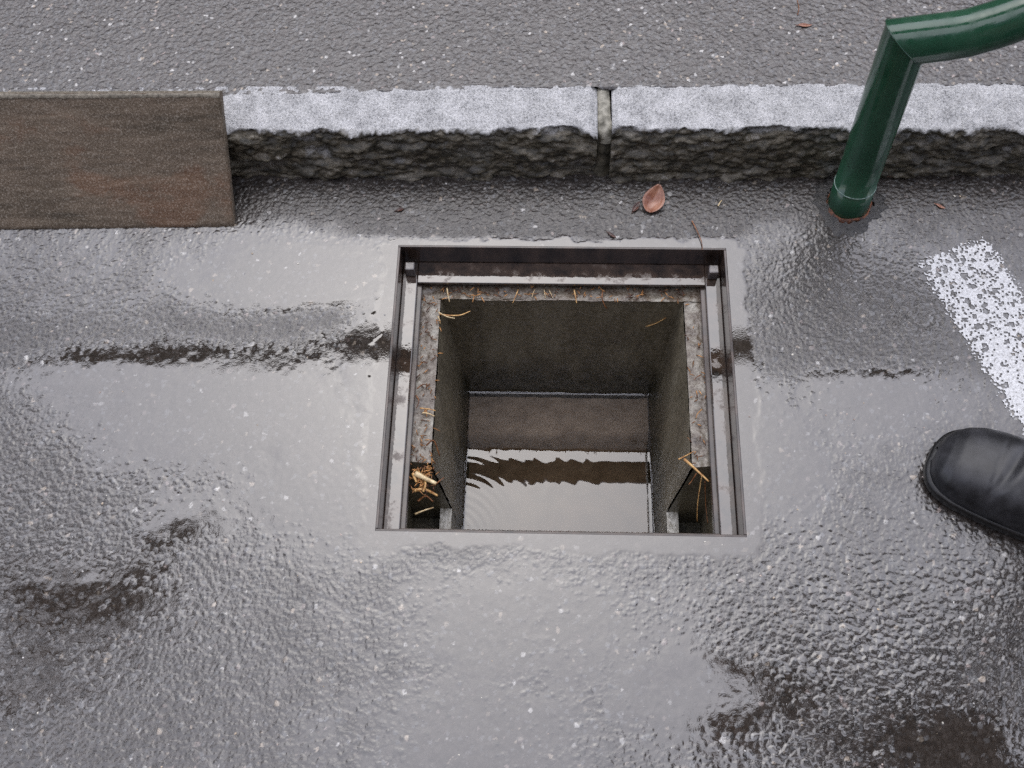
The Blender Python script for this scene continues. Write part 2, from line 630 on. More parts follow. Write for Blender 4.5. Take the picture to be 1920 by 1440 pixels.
surf = surf + (.17 - .14 * calm) * (soft - .5) * sstep(.5, .9, lev) + .03 * fbm(X * 70, Y * 70, 92, 3) * sstep(.5, .9, lev) * (1 - .8 * calm)
amp = .00165 * (1 + .05 * coarse + .20 * strip)
Zr = (surf - LMAX) * amp
still = sstep(.70, 1.0, lev)
Zr += .0014 * fbm(X * 3, Y * 3, 90, 3) * (1 - still) * (1 - rim) * .6
Zr = Zr * (1 - rim) + rim * (-.0004 + .00010 * fbm(X * 30, Y * 30, 84, 3))
road_h = Zr.copy()
water = np.clip(sstep(-.05, .12, lw_ - h) + rim, 0, 1)
wet = np.clip(np.maximum(water, .58 + .42 * filmy + .25 * coarse - .30 * strip), 0, 1)
rough = .34 - .26 * wet + .06 * qB
rough = rough * (1 - water) + .025 * water
spec = .14 + .36 * wet
C = stone_colour(rA, qA)
CB = stone_colour(rB, qB, 1.5)
useB = hB * .62 > hA * (.75 + .5 * coarse)
C = np.where(useB[..., None], CB, C)
gap = (1 - np.clip(np.maximum(eA, 0) * 2.5, 0, 1))[..., None]
C[..., :3] = C[..., :3] * (1 - gap) + np.array([.022, .016, .012]) * gap
silt = (np.clip(water, 0, 1) * .5 + rim * .5)[..., None]
C[..., :3] = C[..., :3] * (1 - .6 * silt) + np.array([.042, .032, .024]) * .6 * silt
cx = .5 * (X[:-1, :-1] + X[1:, 1:])
cy = .5 * (Y[:-1, :-1] + Y[1:, 1:])
keep = ~((np.abs(cx) < HX) & (np.abs(cy) < HY))
road = mesh_np('road', np.stack([X, Y, Zr], -1).reshape(-1, 3), grid_faces(len(xs), len(ys), keep), M_ROAD,
               attrs={'stone': ('FLOAT_COLOR', C.reshape(-1, 4)), 'rough': ('FLOAT', rough.ravel()), 'spec': ('FLOAT', spec.ravel())})
set_props(road, 'wet dark asphalt road with shallow puddles around the open drain', 'road', kind='structure')


def road_z(x, y):
    i = np.clip(np.searchsorted(xs, x), 0, len(xs) - 1)
    j = np.clip(np.searchsorted(ys, y), 0, len(ys) - 1)
    return road_h[j, i]


# painted line: paint sits on the stone tops and misses the hollows
A0 = np.array([.4945, .1935])
U = np.array([.105, -.261])
U /= np.linalg.norm(U)
Wd = np.array([-U[1], U[0]])
sx = X - A0[0]
sy = Y - A0[1]
lu = sx * U[0] + sy * U[1] + .004 * fbm(X * 90, Y * 90, 95, 3)
lw = sx * Wd[0] + sy * Wd[1] + .006 * fbm(X * 120, Y * 120, 97, 3)
cover = np.maximum(eA * (rA > .10), .9 * eB * (rB > .72)) + .10 * fbm(X * 60, Y * 60, 99, 3)
inside = (lu > 0) & (lu < 1.6) & (lw > 0) & (lw < .1165)
thr = .07 + .45 * sstep(.012, 0, np.minimum(np.minimum(lw, .1165 - lw), lu)) - .10 * sstep(.1, .3, lu)
on = inside & (cover > thr)
tone = np.clip(.28 + sstep(.10, .34, np.maximum(eA, .8 * eB) + .10 * fbm(X * 150, Y * 150, 101, 2)), 0, 1)
fk = on[:-1, :-1] & on[1:, :-1] & on[1:, 1:] & on[:-1, 1:]
F = grid_faces(len(xs), len(ys), fk)
u, inv = np.unique(F, return_inverse=True)
Vp = np.stack([X, Y, Zr + .0007 + .0004 * hs], -1).reshape(-1, 3)[u]
line = mesh_np('road_marking', Vp, inv.reshape(-1, 4), M_PAINT, attrs={'tone': ('FLOAT', tone.ravel()[u])})
set_props(line, 'worn white painted line on the asphalt beside the green post', 'road marking', kind='structure')
# pavement behind the kerb
PZ = .0905


def pave_edge(x):
    return kerb_y(x, .4225) - .032 * np.clip(-.08 - x, 0, .6)

py = np.concatenate([np.arange(0, .25, .0012), .25 + np.cumsum(.0012 * 1.06 ** np.arange(0, 150))])
py = py[py < 30]
xs2 = axis(-.93, .76, .0012, 60)
X2, Y2 = np.meshgrid(xs2, py)
Y2 = pave_edge(X2) + .004 * fbm(X2 * 45, X2 * 0, 270, 3) * np.exp(-Y2 / .02) + Y2
hP, rP, qP, eP = stones(X2, Y2, 203, .0036)
hQ, rQ, qQ, eQ = stones(X2, Y2, 250, .0062)
hp = np.maximum(hP * .8, hQ * (qQ > .45) * .95)
Zp = (hp * .6 + blur(hp, 1) * .4 - .7) * .0019 + .0012 * fbm(X2 * 4, Y2 * 4, 260, 3)
edge = sstep(.006, 0, Y2 - pave_edge(X2) + .003)
Zp = Zp - .0035 * edge
Cp = stone_colour(rP, qP, 1.2)
Cp[..., :3] *= 1.45
rp = .30 + .14 * qP
sp = .28 + .16 * rP
pave = mesh_np('pavement', np.stack([X2, Y2, PZ + Zp], -1).reshape(-1, 3), grid_faces(len(xs2), len(py)), M_PAVE,
               attrs={'stone': ('FLOAT_COLOR', Cp.reshape(-1, 4)), 'rough': ('FLOAT', rp.ravel()), 'spec': ('FLOAT', sp.ravel())})
set_props(pave, 'fine grey damp asphalt pavement behind the granite kerb', 'pavement', kind='structure')


# loose and embedded pale chips of stone
def chips(name, pts, label):
    b = bmesh.new()
    bmesh.ops.create_icosphere(b, subdivisions=1, radius=1)
    bv = np.array([v.co[:] for v in b.verts])
    bf = np.array([[v.index for v in f.verts] for f in b.faces])
    b.free()
    r = np.random.default_rng(len(pts))
    VV, FF, CC = [], [], []
    pal = np.array([(.60, .58, .54), (.50, .40, .28), (.40, .32, .27), (.34, .33, .32), (.66, .62, .52)])
    for i, (x, y, z, s) in enumerate(pts):
        a = r.uniform(0, 6.28)
        sc = np.array([1, r.uniform(.5, .9), r.uniform(.3, .5)]) * s
        q = bv * (1 + r.uniform(-.22, .22, (len(bv), 1))) * sc
        q = np.stack([q[:, 0] * math.cos(a) - q[:, 1] * math.sin(a), q[:, 0] * math.sin(a) + q[:, 1] * math.cos(a), q[:, 2]], 1)
        VV.append(q + (x, y, z))
        FF.append(bf + len(bv) * i)
        c = np.ones((len(bv), 4))
        c[:, :3] = pal[r.integers(0, 5)] * r.uniform(.6, 1.1)
        CC.append(c)
    o = mesh_np(name, np.concatenate(VV), np.concatenate(FF), M_CHIP, smooth=False, attrs={'stone': ('FLOAT_COLOR', np.concatenate(CC))})
    set_props(o, label, 'stone chips', kind='stuff')


rg = np.random.default_rng(4)
pts = []
while len(pts) < 900:
    x, y = rg.uniform(-.95, .85), rg.uniform(-.6, .33)
    if abs(x) < HX + .004 and abs(y) < HY + .004:
        continue
    if rg.random() > .42 + .5 * math.exp(-((x - .35) / .3) ** 2):
        continue
    s = .0005 + .0015 * rg.random() ** 4
    pts.append((x, y, road_z(x, y) + s * .12, s))
chips('stone_chips', pts, 'tiny pale stone chips scattered over the wet road')
pts = []
for _ in range(170):
    x, y = rg.uniform(-1, .9), rg.uniform(.005, .35)
    s = .0005 + .0016 * rg.random() ** 4
    pts.append((x, kerb_y(x, .424) + y, PZ + s * .1, s))
chips('stone_chips', pts, 'tiny pale stone chips scattered over the pavement')

# ------------------------------------------------------------------ kerb
kerb = empty('kerb', (0, .38, 0))
set_props(kerb, 'low granite kerb with pale top and dark algae-covered broken face', 'kerb', kind='structure')


def kerb_stone(x0, x1, seed, dense):
    nx = max(8, int((x1 - x0) / (.0025 if dense else .02)))
    gx = np.linspace(x0, x1, nx)
    # profile: back of the top -> front edge -> down the face
    nt_, nf = (34, 52) if dense else (8, 12)
    t_top = np.linspace(0, 1, nt_)
    t_face = np.linspace(0, 1, nf)[1:]
    prof = [(.4265 + (.352 - .4265) * t, .0895) for t in t_top] + [(.352 + (.328 - .352) * t ** .8, .0895 * (1 - t) - .02 * t) for t in t_face]
    prof = np.array(prof)
    n = len(prof)
    GX, J = np.meshgrid(gx, np.arange(n))
    py_, pz_ = prof[J, 0], prof[J, 1]
    face = sstep(nt_ - 3, nt_ + 2, J.astype(float))
    near = np.exp(-((J - nt_) / (nt_ * .18)) ** 2)
    a = fbm(GX * 14, py_ * 20 + pz_ * 20, seed, 4)
    b = fbm(GX * 55, py_ * 60 + pz_ * 70, seed + 9, 4)
    c = fbm(GX * 200, py_ * 220 + pz_ * 220, seed + 15, 3)
    yy = py_ + KS * GX + face * (.010 * a + .006 * (.5 - np.abs(fbm(GX * 24, py_ * 55 + pz_ * 55, seed + 21, 3)) * 2) + .0030 * b + .0028 * c) + near * (.003 * fbm(GX * 22, GX * 0, seed + 3, 3) + .002 * b + .001 * c)
    zz = pz_ + (1 - face) * (.0022 * b + .0014 * c + .0016 * a) - near * (.002 + .004 * np.maximum(0, b))
    end = np.minimum(GX - x0, x1 - GX)
    zz = zz - .006 * sstep(.012, 0, end)
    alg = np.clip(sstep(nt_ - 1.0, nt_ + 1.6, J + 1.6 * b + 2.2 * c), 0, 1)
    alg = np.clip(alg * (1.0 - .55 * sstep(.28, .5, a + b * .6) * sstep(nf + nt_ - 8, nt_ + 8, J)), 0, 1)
    V = np.stack([GX, yy, zz], -1).reshape(-1, 3)
    F = grid_faces(nx, n)[:, ::-1]
    # close the ends
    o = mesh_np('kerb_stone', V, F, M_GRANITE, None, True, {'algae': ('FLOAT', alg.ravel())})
    me = o.data
    bm = bmesh.new()
    bm.from_mesh(me)
    bm.verts.ensure_lookup_table()
    for i in (0, nx - 1):
        ring = [bm.verts[j * nx + i] for j in range(n)]
        lo = bm.verts.new((ring[0].co.x, ring[0].co.y, -.02))
        bm.verts.ensure_lookup_table()
        try:
            f = bm.faces.new(ring + [lo] if i else (ring + [lo])[::-1])
            f.smooth = False
        except ValueError:
            pass
    bm.to_mesh(me)
    bm.free()
    o.parent = kerb
    o.matrix_parent_inverse = Matrix.Translation((0, -.38, 0))
    return o


stones_x = [(-4.6, -3.35, 0), (-3.32, -2.17, 0), (-2.14, -1.02, 0), (-.99, .0485, 1), (.0690, 1.15, 1), (1.18, 2.3, 0), (2.33, 3.5, 0), (3.53, 4.7, 0)]
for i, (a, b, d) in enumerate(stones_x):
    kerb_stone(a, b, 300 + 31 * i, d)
for i in range(len(stones_x) - 1):
    a, b = stones_x[i][1], stones_x[i + 1][0]
    ym = KS * .5 * (a + b)
    for nm, mt, t0, t1, n0 in (('mortar_joint', M_MORTAR, 0.0, .70, 12), ('joint_dirt', M_JOINT, .66, 1.0, 8)):
        V, F = [], []
        for j in range(n0):
            t = t0 + (t1 - t0) * j / (n0 - 1)
            # runs along the joint, sinking and widening to the front, then down the face
            if t < .62:
                y = .4265 + (.350 - .4265) * t / .62
                z = .087 - .006 * (t / .62)
                w = .80 + .30 * t / .62
            else:
                q_ = (t - .62) / .38
                y = .352 + (.330 - .352) * q_
                z = .079 * (1 - q_) - .02 * q_
                w = 1.05
            if nm == 'joint_dirt':
                w, y = 1.15, y + .002 * math.sin(j * 1.9)
            w *= (b - a) * .5
            m_ = .5 * (a + b) + .002 * rnd.uniform(-1, 1)
            zz = z - .002 + .002 * rnd.uniform(-1, 1)
            V += [(m_ - w, y + ym + .004, zz - .002), (m_ - w * .4, y + ym - .001, zz + .001), (m_ + w * .4, y + ym - .001, zz + .0005), (m_ + w, y + ym + .004, zz - .002)]
            if j:
                for q in (0, 1, 2):
                    F.append((4 * j - 4 + q, 4 * j - 3 + q, 4 * j + 1 + q, 4 * j + q))
        o = mesh_py(nm, V, F, mt, None, True)
        o.parent = kerb
        o.matrix_parent_inverse = Matrix.Translation((0, -.38, 0))
        so_ = o.modifiers.new('sub', 'SUBSURF')
        so_.levels = so_.render_levels = 1

# soil under everything so nothing is open from below
# ------------------------------------------------------------------ drain: steel frame
frame = empty('drain_surround', (0, 0, 0))
set_props(frame, 'square dark wet steel surround set flush around the open drain', 'drain surround')
OX, OY = .23, .20925
SZ, BZ = -.040, -.040
T = .0035


def extrude_profile(name, prof, p0, p1, side, mat, parent):
    """prof: (offset inwards, z) polygon; runs from p0 to p1; side = inward unit vector"""
    V, F = [], []
    n = len(prof)
    for p in (p0, p1):
        for d, z in prof:
            V.append((p[0] + side[0] * d, p[1] + side[1] * d, z))
    for k in range(n):
        F.append((k, (k + 1) % n, n + (k + 1) % n, n + k))
    F.append(tuple(range(n)))
    F.append(tuple(range(n, 2 * n))[::-1])
    return mesh_py(name, V, F, mat, parent, bevel=.0008)


def wall_prof(zb):
    return [(-T, -.0003), (0, -.0003), (0, zb), (-T, zb)]


extrude_profile('frame_wall', wall_prof(SZ - .006), (-OX, -OY), (-OX, OY), (1, 0), M_STEEL, frame)
extrude_profile('frame_wall', wall_prof(SZ - .006), (OX, -OY), (OX, OY), (-1, 0), M_STEEL, frame)
extrude_profile('frame_wall', wall_prof(BZ - .006), (-OX - T, OY), (OX + T, OY), (0, -1), M_STEEL, frame)
extrude_profile('frame_wall', wall_prof(SZ - .006), (-OX - T, -OY), (OX + T, -OY), (0, 1), M_STEEL, frame)
LW = .0220
for s in (-1, 1):
    xa, xb = sorted((s * OX, s * (OX - LW)))
    box('ledge', xa + .0002, xb - .0002, -OY + .0005, OY - .0005, SZ - .006, SZ, M_LEDGE, frame, .0012)
    xi = s * (OX - LW)
    xa, xb = sorted((xi + s * .004, xi - s * .0065))
    box('ledge_flange', xa, xb, -OY + .0008, OY - .030, -.060, SZ - .0075, M_STEEL, frame, .0012)
    xa, xb = sorted((s * (OX - .0045), s * (OX - LW + .0030)))
    box('corner_lug', xa, xb, OY - .026, OY - .012, SZ + .0005, SZ + .020, M_LUG, frame, .002)
box('ledge', -OX + LW, OX - LW, OY - .0350, OY - .0003, BZ - .006, BZ - .0003, M_LEDGE, frame, .001)
box('ledge', -OX + LW, OX - LW, -OY + .0003, -OY + .0135, SZ - .006, SZ - .0003, M_LEDGE, frame, .001)

# ------------------------------------------------------------------ drain: concrete chamber
pit = empty('drain_chamber', (0, 0, -.38))
set_props(pit, 'deep square concrete drain chamber with brown stained walls', 'drain chamber')
pit_inv = Matrix.Translation((0, 0, .38))
ZS, ZW, ZN = -.058, -.355, -.245
IX0, IX1, IYB, IYF = -.1735, .1775, .1585, -.2085        # inner edge at the shelf
WX0, WX1, WYB = -.1505, .1565, .1455                     # at the water


def put(o):
    o.parent = pit
    o.matrix_parent_inverse = pit_inv
    return o


def inner_x(sx_, z):
    t = (ZS - z) / (ZS - ZW)
    return (IX0 + (WX0 - IX0) * t) if sx_ < 0 else (IX1 + (WX1 - IX1) * t)


def rough_grid(name, fn, nu, nv, amp, seed, mat, flip=False):
    u = np.linspace(0, 1, nu)
    v = np.linspace(0, 1, nv)
    Ug, Vg = np.meshgrid(u, v)
    P, N = fn(Ug, Vg)
    d = amp * (fbm(Ug * nu * .09, Vg * nv * .09, seed, 4) + .5 * fbm(Ug * nu * .4, Vg * nv * .4, seed + 3, 2))
    e = np.minimum(np.minimum(Ug, 1 - Ug) * nu, np.minimum(Vg, 1 - Vg) * nv)
    P = P + N * d[..., None]
    Fq = grid_faces(nu, nv)
    if flip:
        Fq = Fq[:, ::-1]
    return put(mesh_np(name, P.reshape(-1, 3), Fq, mat))


ZB = -.56
# back wall
tw = (ZS - ZB) / (ZS - ZW)


def back_fn(u, v):
    z = ZS + (ZB - ZS) * v
    t = (ZS - z) / (ZS - ZW)
    y = IYB + (WYB - IYB) * t
    x0, x1 = IX0 + (WX0 - IX0) * t - .004, IX1 + (WX1 - IX1) * t + .004
    return np.stack([x0 + (x1 - x0) * u, y, z], -1), np.array([0, -1, .05])


rough_grid('wall', back_fn, 130, 120, .0012, 400, M_CONC)


def front_fn(u, v):
    z = -.047 + (ZB + .047) * v
    return np.stack([-.226 + .452 * u, np.full(u.shape, IYF) + 0 * z, z], -1), np.array([0, 1, 0])


rough_grid('wall', front_fn, 60, 60, .0008, 410, M_CONC, True)
NY = (-.0985, -.1000)                                     # the slot in each side wall, towards the front


def side_wall(s):
    # inner face in two grids (full height behind the slot, low in front) plus the slot's thickness
    def full(u, v):
        y = IYB + .004 + (NY[0] - IYB - .004) * u
        z = ZS + (ZB - ZS) * v
        # below the slot's lip the wall edge leans forward
        y = y + (NY[1] - NY[0]) * u * np.clip((ZS - z) / (ZS - ZN), 0, 1)
        return np.stack([inner_x(s, z), y, z], -1), np.array([-s, 0, 0])

    def low(u, v):
        z = ZN + (ZB - ZN) * v
        y = NY[1] + (IYF - .002 - NY[1]) * u
        return np.stack([inner_x(s, z), y, z], -1), np.array([-s, 0, 0])
    a = rough_grid('wall', full, 120, 110, .0012, 420 + s, M_CONC, s > 0)
    b = rough_grid('wall', low, 50, 60, .0010, 430 + s, M_CONC, s > 0)
    # slot: lip top, cheek and hollow behind
    xi = inner_x(s, ZN)
    xo = xi + s * .0175

    def lip(u, v):
        return np.stack([xi + (xo - xi) * u, NY[1] + (-.19 - NY[1]) * v, np.full(u.shape, ZN)], -1), np.array([0, 0, 1])
    rough_grid('slot_lip', lip, 14, 40, .0015, 440 + s, M_LIP, s > 0)
    xw = s * .221
    V = [(xo, NY[1], ZN), (xo, IYF, ZN), (xo, IYF, ZN - .05), (xo, NY[1], ZN - .05),
         (xw, NY[1], ZN - .05), (xw, IYF, ZN - .05), (xw, IYF, -.047), (xw, NY[0] - .0002, -.047),
         (xw, NY[0] - .0004, ZN - .05), (inner_x(s, ZS) + s * .004, NY[0], ZS), (xi + s * .002, NY[1], ZN), (xi + s * .004, NY[1], ZN - .05)]
    Fz = [(0, 1, 2, 3), (3, 2, 5, 4), (4, 5, 6, 7, 8), (9, 10, 11, 4, 8, 7)]
    put(mesh_py('slot_hollow', V, Fz, M_CONC))


side_wall(-1)
side_wall(1)


# rough shelf the frame sits on: a strip at the back and one at each side
def shelf(name, x0, x1, y0, y1, seed, nx, ny, ax=None):
    def fn(u, v):
        P = np.stack([x0 + (x1 - x0) * u, y0 + (y1 - y0) * v, np.full(u.shape, ZS)], -1)
        return P, np.array([0, 0, 1])
    o = rough_grid(name, fn, nx, ny, .0028, seed, M_SHELF)
    return o


shelf('shelf', -.228, .228, IYB - .002, .23, 450, 170, 24)
shelf('shelf', -.228, IX0 - .001, NY[0], IYB - .0021, 455, 24, 110)
shelf('shelf', IX1 + .001, .228, NY[0], IYB - .0021, 460, 24, 110)
# blank earth wall behind the shelf so no gap shows
for (x0, x1, y0, y1) in ((-.262, -.2285, -.24, .24), (.2285, .262, -.24, .24)):
    put(box('casing', x0, x1, y0, y1, -.6, -.0465, M_CONC))
put(box('casing', -.2284, .2284, .2305, .25, -.6, -.0465, M_CONC))
put(box('casing', -.2284, .2284, -.25, -.2100, -.6, -.0465, M_CONC))
XS, YS = np.meshgrid(np.linspace(-.172, .178, 80), np.linspace(.030, .165, 50))
refl_rise = sstep(.040, .085 + .012 * fbm(XS * 20, YS * 0, 530, 2), YS)
ZB_ = -.44 + .068 * refl_rise + .004 * fbm(XS * 25, YS * 25, 533, 3) * refl_rise
put(box('sump_mud', -.175, .180, -.2080, .140, -.56, -.402, M_MUD))
put(mesh_np('silt', np.stack([XS, YS, ZB_], -1).reshape(-1, 3), grid_faces(80, 50), M_REFL_BANK))  # added under the far water to brighten the reflected back wall
put(box('chamber_floor', -.25, .25, -.24, .24, -.62, -.561, M_CONC))

# water standing in the chamber
wx = np.linspace(WX0 - .002, WX1 + .002, 320)
wy = np.linspace(-.2086, WYB + .002, 370)
XW, YW = np.meshgrid(wx, wy)
rc = np.hypot(XW + .162, YW + .105)
wob = fbm(XW * 14, YW * 14, 500, 3)
wob2 = fbm(XW * 30, YW * 12, 503, 3)
rip = .000070 * np.sin(rc / .0130 * 6.283 + 1.8 * wob) * np.exp(-(rc / .105) ** 2) * (.75 + .6 * wob2)
rip += .000055 * np.sin((XW * .9 + YW * .43) / .036 * 6.283 + 7 * wob) * np.exp(-((YW + .01) / .045) ** 2) * sstep(.15, .05, XW) * sstep(-.10, -.03, XW) * (.55 + .9 * wob2)
rip += .00005 * fbm(XW * 16, YW * 18, 510, 3) * sstep(.16, -.05, XW)
ew = np.minimum(np.minimum(XW - WX0, WX1 - XW), WYB - YW)
men = .0016 * np.exp(-np.clip(ew, 0, 1) / .0012)
water_o = mesh_np('water', np.stack([XW, YW, ZW + rip + men], -1).reshape(-1, 3), grid_faces(320, 370), M_WATER)
set_props(water_o, 'rippled water standing in the bottom of the drain chamber', 'water', kind='structure')

# ------------------------------------------------------------------ board leaning on the kerb
bx0, bx1 = -1.15, -.4745
fy, fz, ty, tz = .2400, .0006, .3640, .1445
th = .0175
L2 = math.hypot(ty - fy, tz - fz)
nY, nZ = (tz - fz) / L2, -(ty - fy) / L2              # from the front face towards the back
board = empty('wooden_board', (-.80, .30, 0))
set_props(board, 'dark brown weathered board leaning against the granite kerb', 'board')
binv = Matrix.Translation((.80, -.30, 0))
nx, nu = 240, 70
gx = np.linspace(bx0, bx1, nx)
gu = np.linspace(0, 1, nu)
GX, GU = np.meshgrid(gx, gu)
wob = .0012 * fbm(GX * 25, GX * 0 + 3, 600, 3)
skew = -.006 * (GX - bx1)                              # the foot runs a touch out of line with the kerb
yy = fy + (ty - fy) * GU + .024 * (GX - bx1) * (1 - GU) + .0125 * (GX - bx1) * GU
zz = fz + (tz - fz) * GU
d = .0006 * fbm(GX * 30, GU * 40, 605, 4) + .0004 * fbm(GX * 120, GU * 60, 606, 3)
e = np.minimum(np.minimum(GU, 1 - GU) * .18, bx1 - GX)
d = d - .002 * sstep(.004, 0, e + .002 * fbm(GX * 90, GU * 30, 607, 2))
yy = yy - nY * d
zz = zz - nZ * d
o = mesh_np('face', np.stack([GX, yy, zz], -1).reshape(-1, 3), grid_faces(nx, nu), M_BOARD)
o.parent = board
o.matrix_parent_inverse = binv


def bp(x, u, t):
    return (x, fy + (ty - fy) * u + (.024 * (1 - u) + .0125 * u) * (x - bx1) + nY * t, fz + (tz - fz) * u + nZ * t)


V = []
n = 120
for i in range(n):
    x = bx0 + (bx1 - bx0) * i / (n - 1)
    jz = .0012 * rnd.uniform(-1, 1)
    V += [bp(x, .966 + jz * 4, -.0004), bp(x, .985, -.0010), bp(x, 1.003, .003), bp(x, 1.0, th)]
F = [(4 * i + q, 4 * i + 1 + q, 4 * i + 5 + q, 4 * i + 4 + q) for i in range(n - 1) for q in (0, 1, 2)]
o = mesh_py('top_edge', V, F, M_BOARD_EDGE, None, True)
o.parent = board
o.matrix_parent_inverse = binv
V, F = [], []
n = 40
for i in range(n):
    u = i / (n - 1)
    jx = .0007 * rnd.uniform(-1, 1)
    V += [bp(bx1 - .0010 + jx, u, .001), bp(bx1 + jx, u, .004), bp(bx1 + jx * .5, u, th - .002), bp(bx1 - .002, u, th)]
for i in range(n - 1):
    for q in range(3):
        F.append((4 * i + q, 4 * i + 1 + q, 4 * i + 5 + q, 4 * i + 4 + q))
o = mesh_py('end_edge', V, F, M_BOARD, None, True)
o.parent = board
o.matrix_parent_inverse = binv
V = [bp(x, u, th) for x in (bx0, bx1 - .002) for u in (0, 1)] + [bp(x, 0, .0015) for x in (bx0, bx1 - .001)]
o = mesh_py('back', V, [(0, 1, 3, 2), (4, 0, 2, 5)], M_BOARD)
o.parent = board
o.matrix_parent_inverse = binv

# ------------------------------------------------------------------ green tubular barrier
bar = empty('tubular_barrier', (.4146, .2900, 0))
set_props(bar, 'green painted tubular steel barrier rising from the road by the kerb', 'barrier')
bi = Matrix.Translation((-.4146, -.2900, 0))


def bput(o):
    o.parent = bar
    o.matrix_parent_inverse = bi
    return o


TR = .0290
base = Vector((.4135, .2890, 0))
joint = Vector((.4060, .3170, .298))
ax_ = (joint - base).normalized()
arm_dir = Vector((1, .10, .07)).normalized()
seg = 40


def ring(c, a, b, r):
    return [c + (a * math.cos(2 * math.pi * k / seg) + b * math.sin(2 * math.pi * k / seg)) * r for k in range(seg)]


def cut_ring(c, axis_, plane_p, plane_n, r):
    a = axis_.orthogonal().normalized()
    b = axis_.cross(a).normalized()
    out = []
    for q in ring(c, a, b, r):
        t = (plane_p - q).dot(plane_n) / axis_.dot(plane_n)
        out.append(q + axis_ * t)
    return out


mn = (ax_ - arm_dir * -1).normalized()
mn = (ax_ + arm_dir).normalized()
a = ax_.orthogonal().normalized()
b = ax_.cross(a).normalized()
rings = [ring(base + ax_ * -.01, a, b, TR), ring(base + ax_ * .012, a, b, TR * 1.0), ring(base + ax_ * .043, a, b, TR * 1.0)]
rings += [ring(base + ax_ * s, a, b, TR * .985) for s in (.0432, .1, .17, .22)]
rings.append(cut_ring(base + ax_ * .2, ax_, joint, mn, TR * .985))
V = [q for r_ in rings for q in r_]
F = [(i * seg + k, i * seg + (k + 1) % seg, (i + 1) * seg + (k + 1) % seg, (i + 1) * seg + k) for i in range(len(rings) - 1) for k in range(seg)]
bput(mesh_py('post', V, F, M_GREEN, None, True))
# arm leaves the mitre, bends up and over and returns as the high rail above the kerb
path = [joint, joint + arm_dir * .05, Vector((.478, .3245, .304)), Vector((.51, .3285, .314)), Vector((.545, .332, .331))]
cU = Vector((.56, .338, .452))
for k in range(1, 15):
    an = R(-80 + 170 * k / 14)
    path.append(Vector((.60 + .115 * math.cos(an), .336 + .009 * k / 14, .448 + .115 * math.sin(an))))
for x in (.4, .1, -.2, -.5, -.9, -1.3):
    path.append(Vector((x, .345 + KS * .3 * x, .563)))
for k in range(1, 10):
    an = R(90 + 90 * k / 9)
    path.append(Vector((-1.3 + .12 * math.cos(an), .341, .443 + .12 * math.sin(an))))
path += [Vector((-1.42, .335, .2)), Vector((-1.42, .31, -.01))]
rings = []
for i, p_ in enumerate(path):
    if i == 0:
        rings.append(cut_ring(joint, arm_dir, joint, mn, TR * .985))
        prev = arm_dir.orthogonal().normalized()
        aa = arm_dir.orthogonal().normalized()
        continue
    t = (path[min(i + 1, len(path) - 1)] - path[i - 1]).normalized()
    aa = (aa - aa.dot(t) * t).normalized()
    rings.append(ring(p_, aa, t.cross(aa).normalized(), TR * .985))
V = [q for r_ in rings for q in r_]
F = [(i * seg + k, i * seg + (k + 1) % seg, (i + 1) * seg + (k + 1) % seg, (i + 1) * seg + k) for i in range(len(rings) - 1) for k in range(seg)]
rail = bput(mesh_py('rail', V, F, M_GREEN, None, True))
# weld bead round the mitre, worn sleeve edge, rust and tar at the foot
cr = cut_ring(base + ax_ * .2, ax_, joint, mn, TR * .99)
Vt, Ft = tube_mesh(cr + [cr[0]], .0009, 6, False)
bput(mesh_py('weld_bead', Vt, Ft, M_GREEN, None, True))
sl = ring(base + ax_ * .0445, a, b, TR * .988)
Vt, Ft = tube_mesh(sl + [sl[0]], .0011, 6, False)
bput(mesh_py('sleeve_edge', Vt, Ft, M_GREEN_WORN, None, True))
V, F = [], []
for k in range(seg):
    an = 2 * math.pi * k / seg
    dirv = a * math.cos(an) + b * math.sin(an)
    w = 1 + .35 * math.sin(2.3 * an + .6) + .2 * math.sin(7 * an) + .1 * rnd.random()
    hgt = .002 + .0012 * math.sin(5 * an) + .001 * rnd.random()
    V += [base + dirv * (TR + .0005) + Vector((0, 0, hgt)), base + dirv * (TR + .003 * w) + Vector((0, 0, .0025)), base + dirv * (TR + .0045 * w) + Vector((0, 0, -.004))]
for k in range(seg):
    k2 = (k + 1) % seg
    for q in (0, 1):
        F.append((3 * k + q, 3 * k2 + q, 3 * k2 + q + 1, 3 * k + q + 1))
bput(mesh_py('rust_ring', V, F, M_RUST, None, True))

# tar collar in the asphalt round the foot
V, F = [], []
nn = 56
prof_r = [(.032, .003), (.036, .0022), (.041, .0022), (.047, .0008), (.053, -.0035)]
for k in range(nn):
    an = 2 * math.pi * k / nn
    w = 1 + .10 * math.sin(3 * an + 1) + .10 * rnd.uniform(-1, 1)
    for r_, z_ in prof_r:
        V.append((base.x + math.cos(an) * r_ * w, base.y + math.sin(an) * r_ * w, z_ + .0011 * rnd.uniform(-1, 1)))
m5 = len(prof_r)
for k in range(nn):
    k2 = (k + 1) % nn
    for q in range(m5 - 1):
        F.append((m5 * k + q, m5 * k2 + q, m5 * k2 + q + 1, m5 * k + q + 1))
o = mesh_py('tar_collar', V, F, M_TAR, None, True)
set_props(o, 'ragged tar collar in the asphalt around the foot of the green post', 'tar patch', kind='structure')

# ------------------------------------------------------------------ person with the black shoe
toe = Vector((.474, -.104, 0))
back = Vector((.885, -.465, 0)).normalized()
sidev = Vector((-back.y, back.x, 0))
person = empty('person', (.66, -.22, 0))
set_props(person, 'person in dark clothes and a creased wet black shoe beside the drain', 'person')
pinv = Matrix.Translation((-.66, .22, 0))


def pput(o):
    o.parent = person
    o.matrix_parent_inverse = pinv
    return o


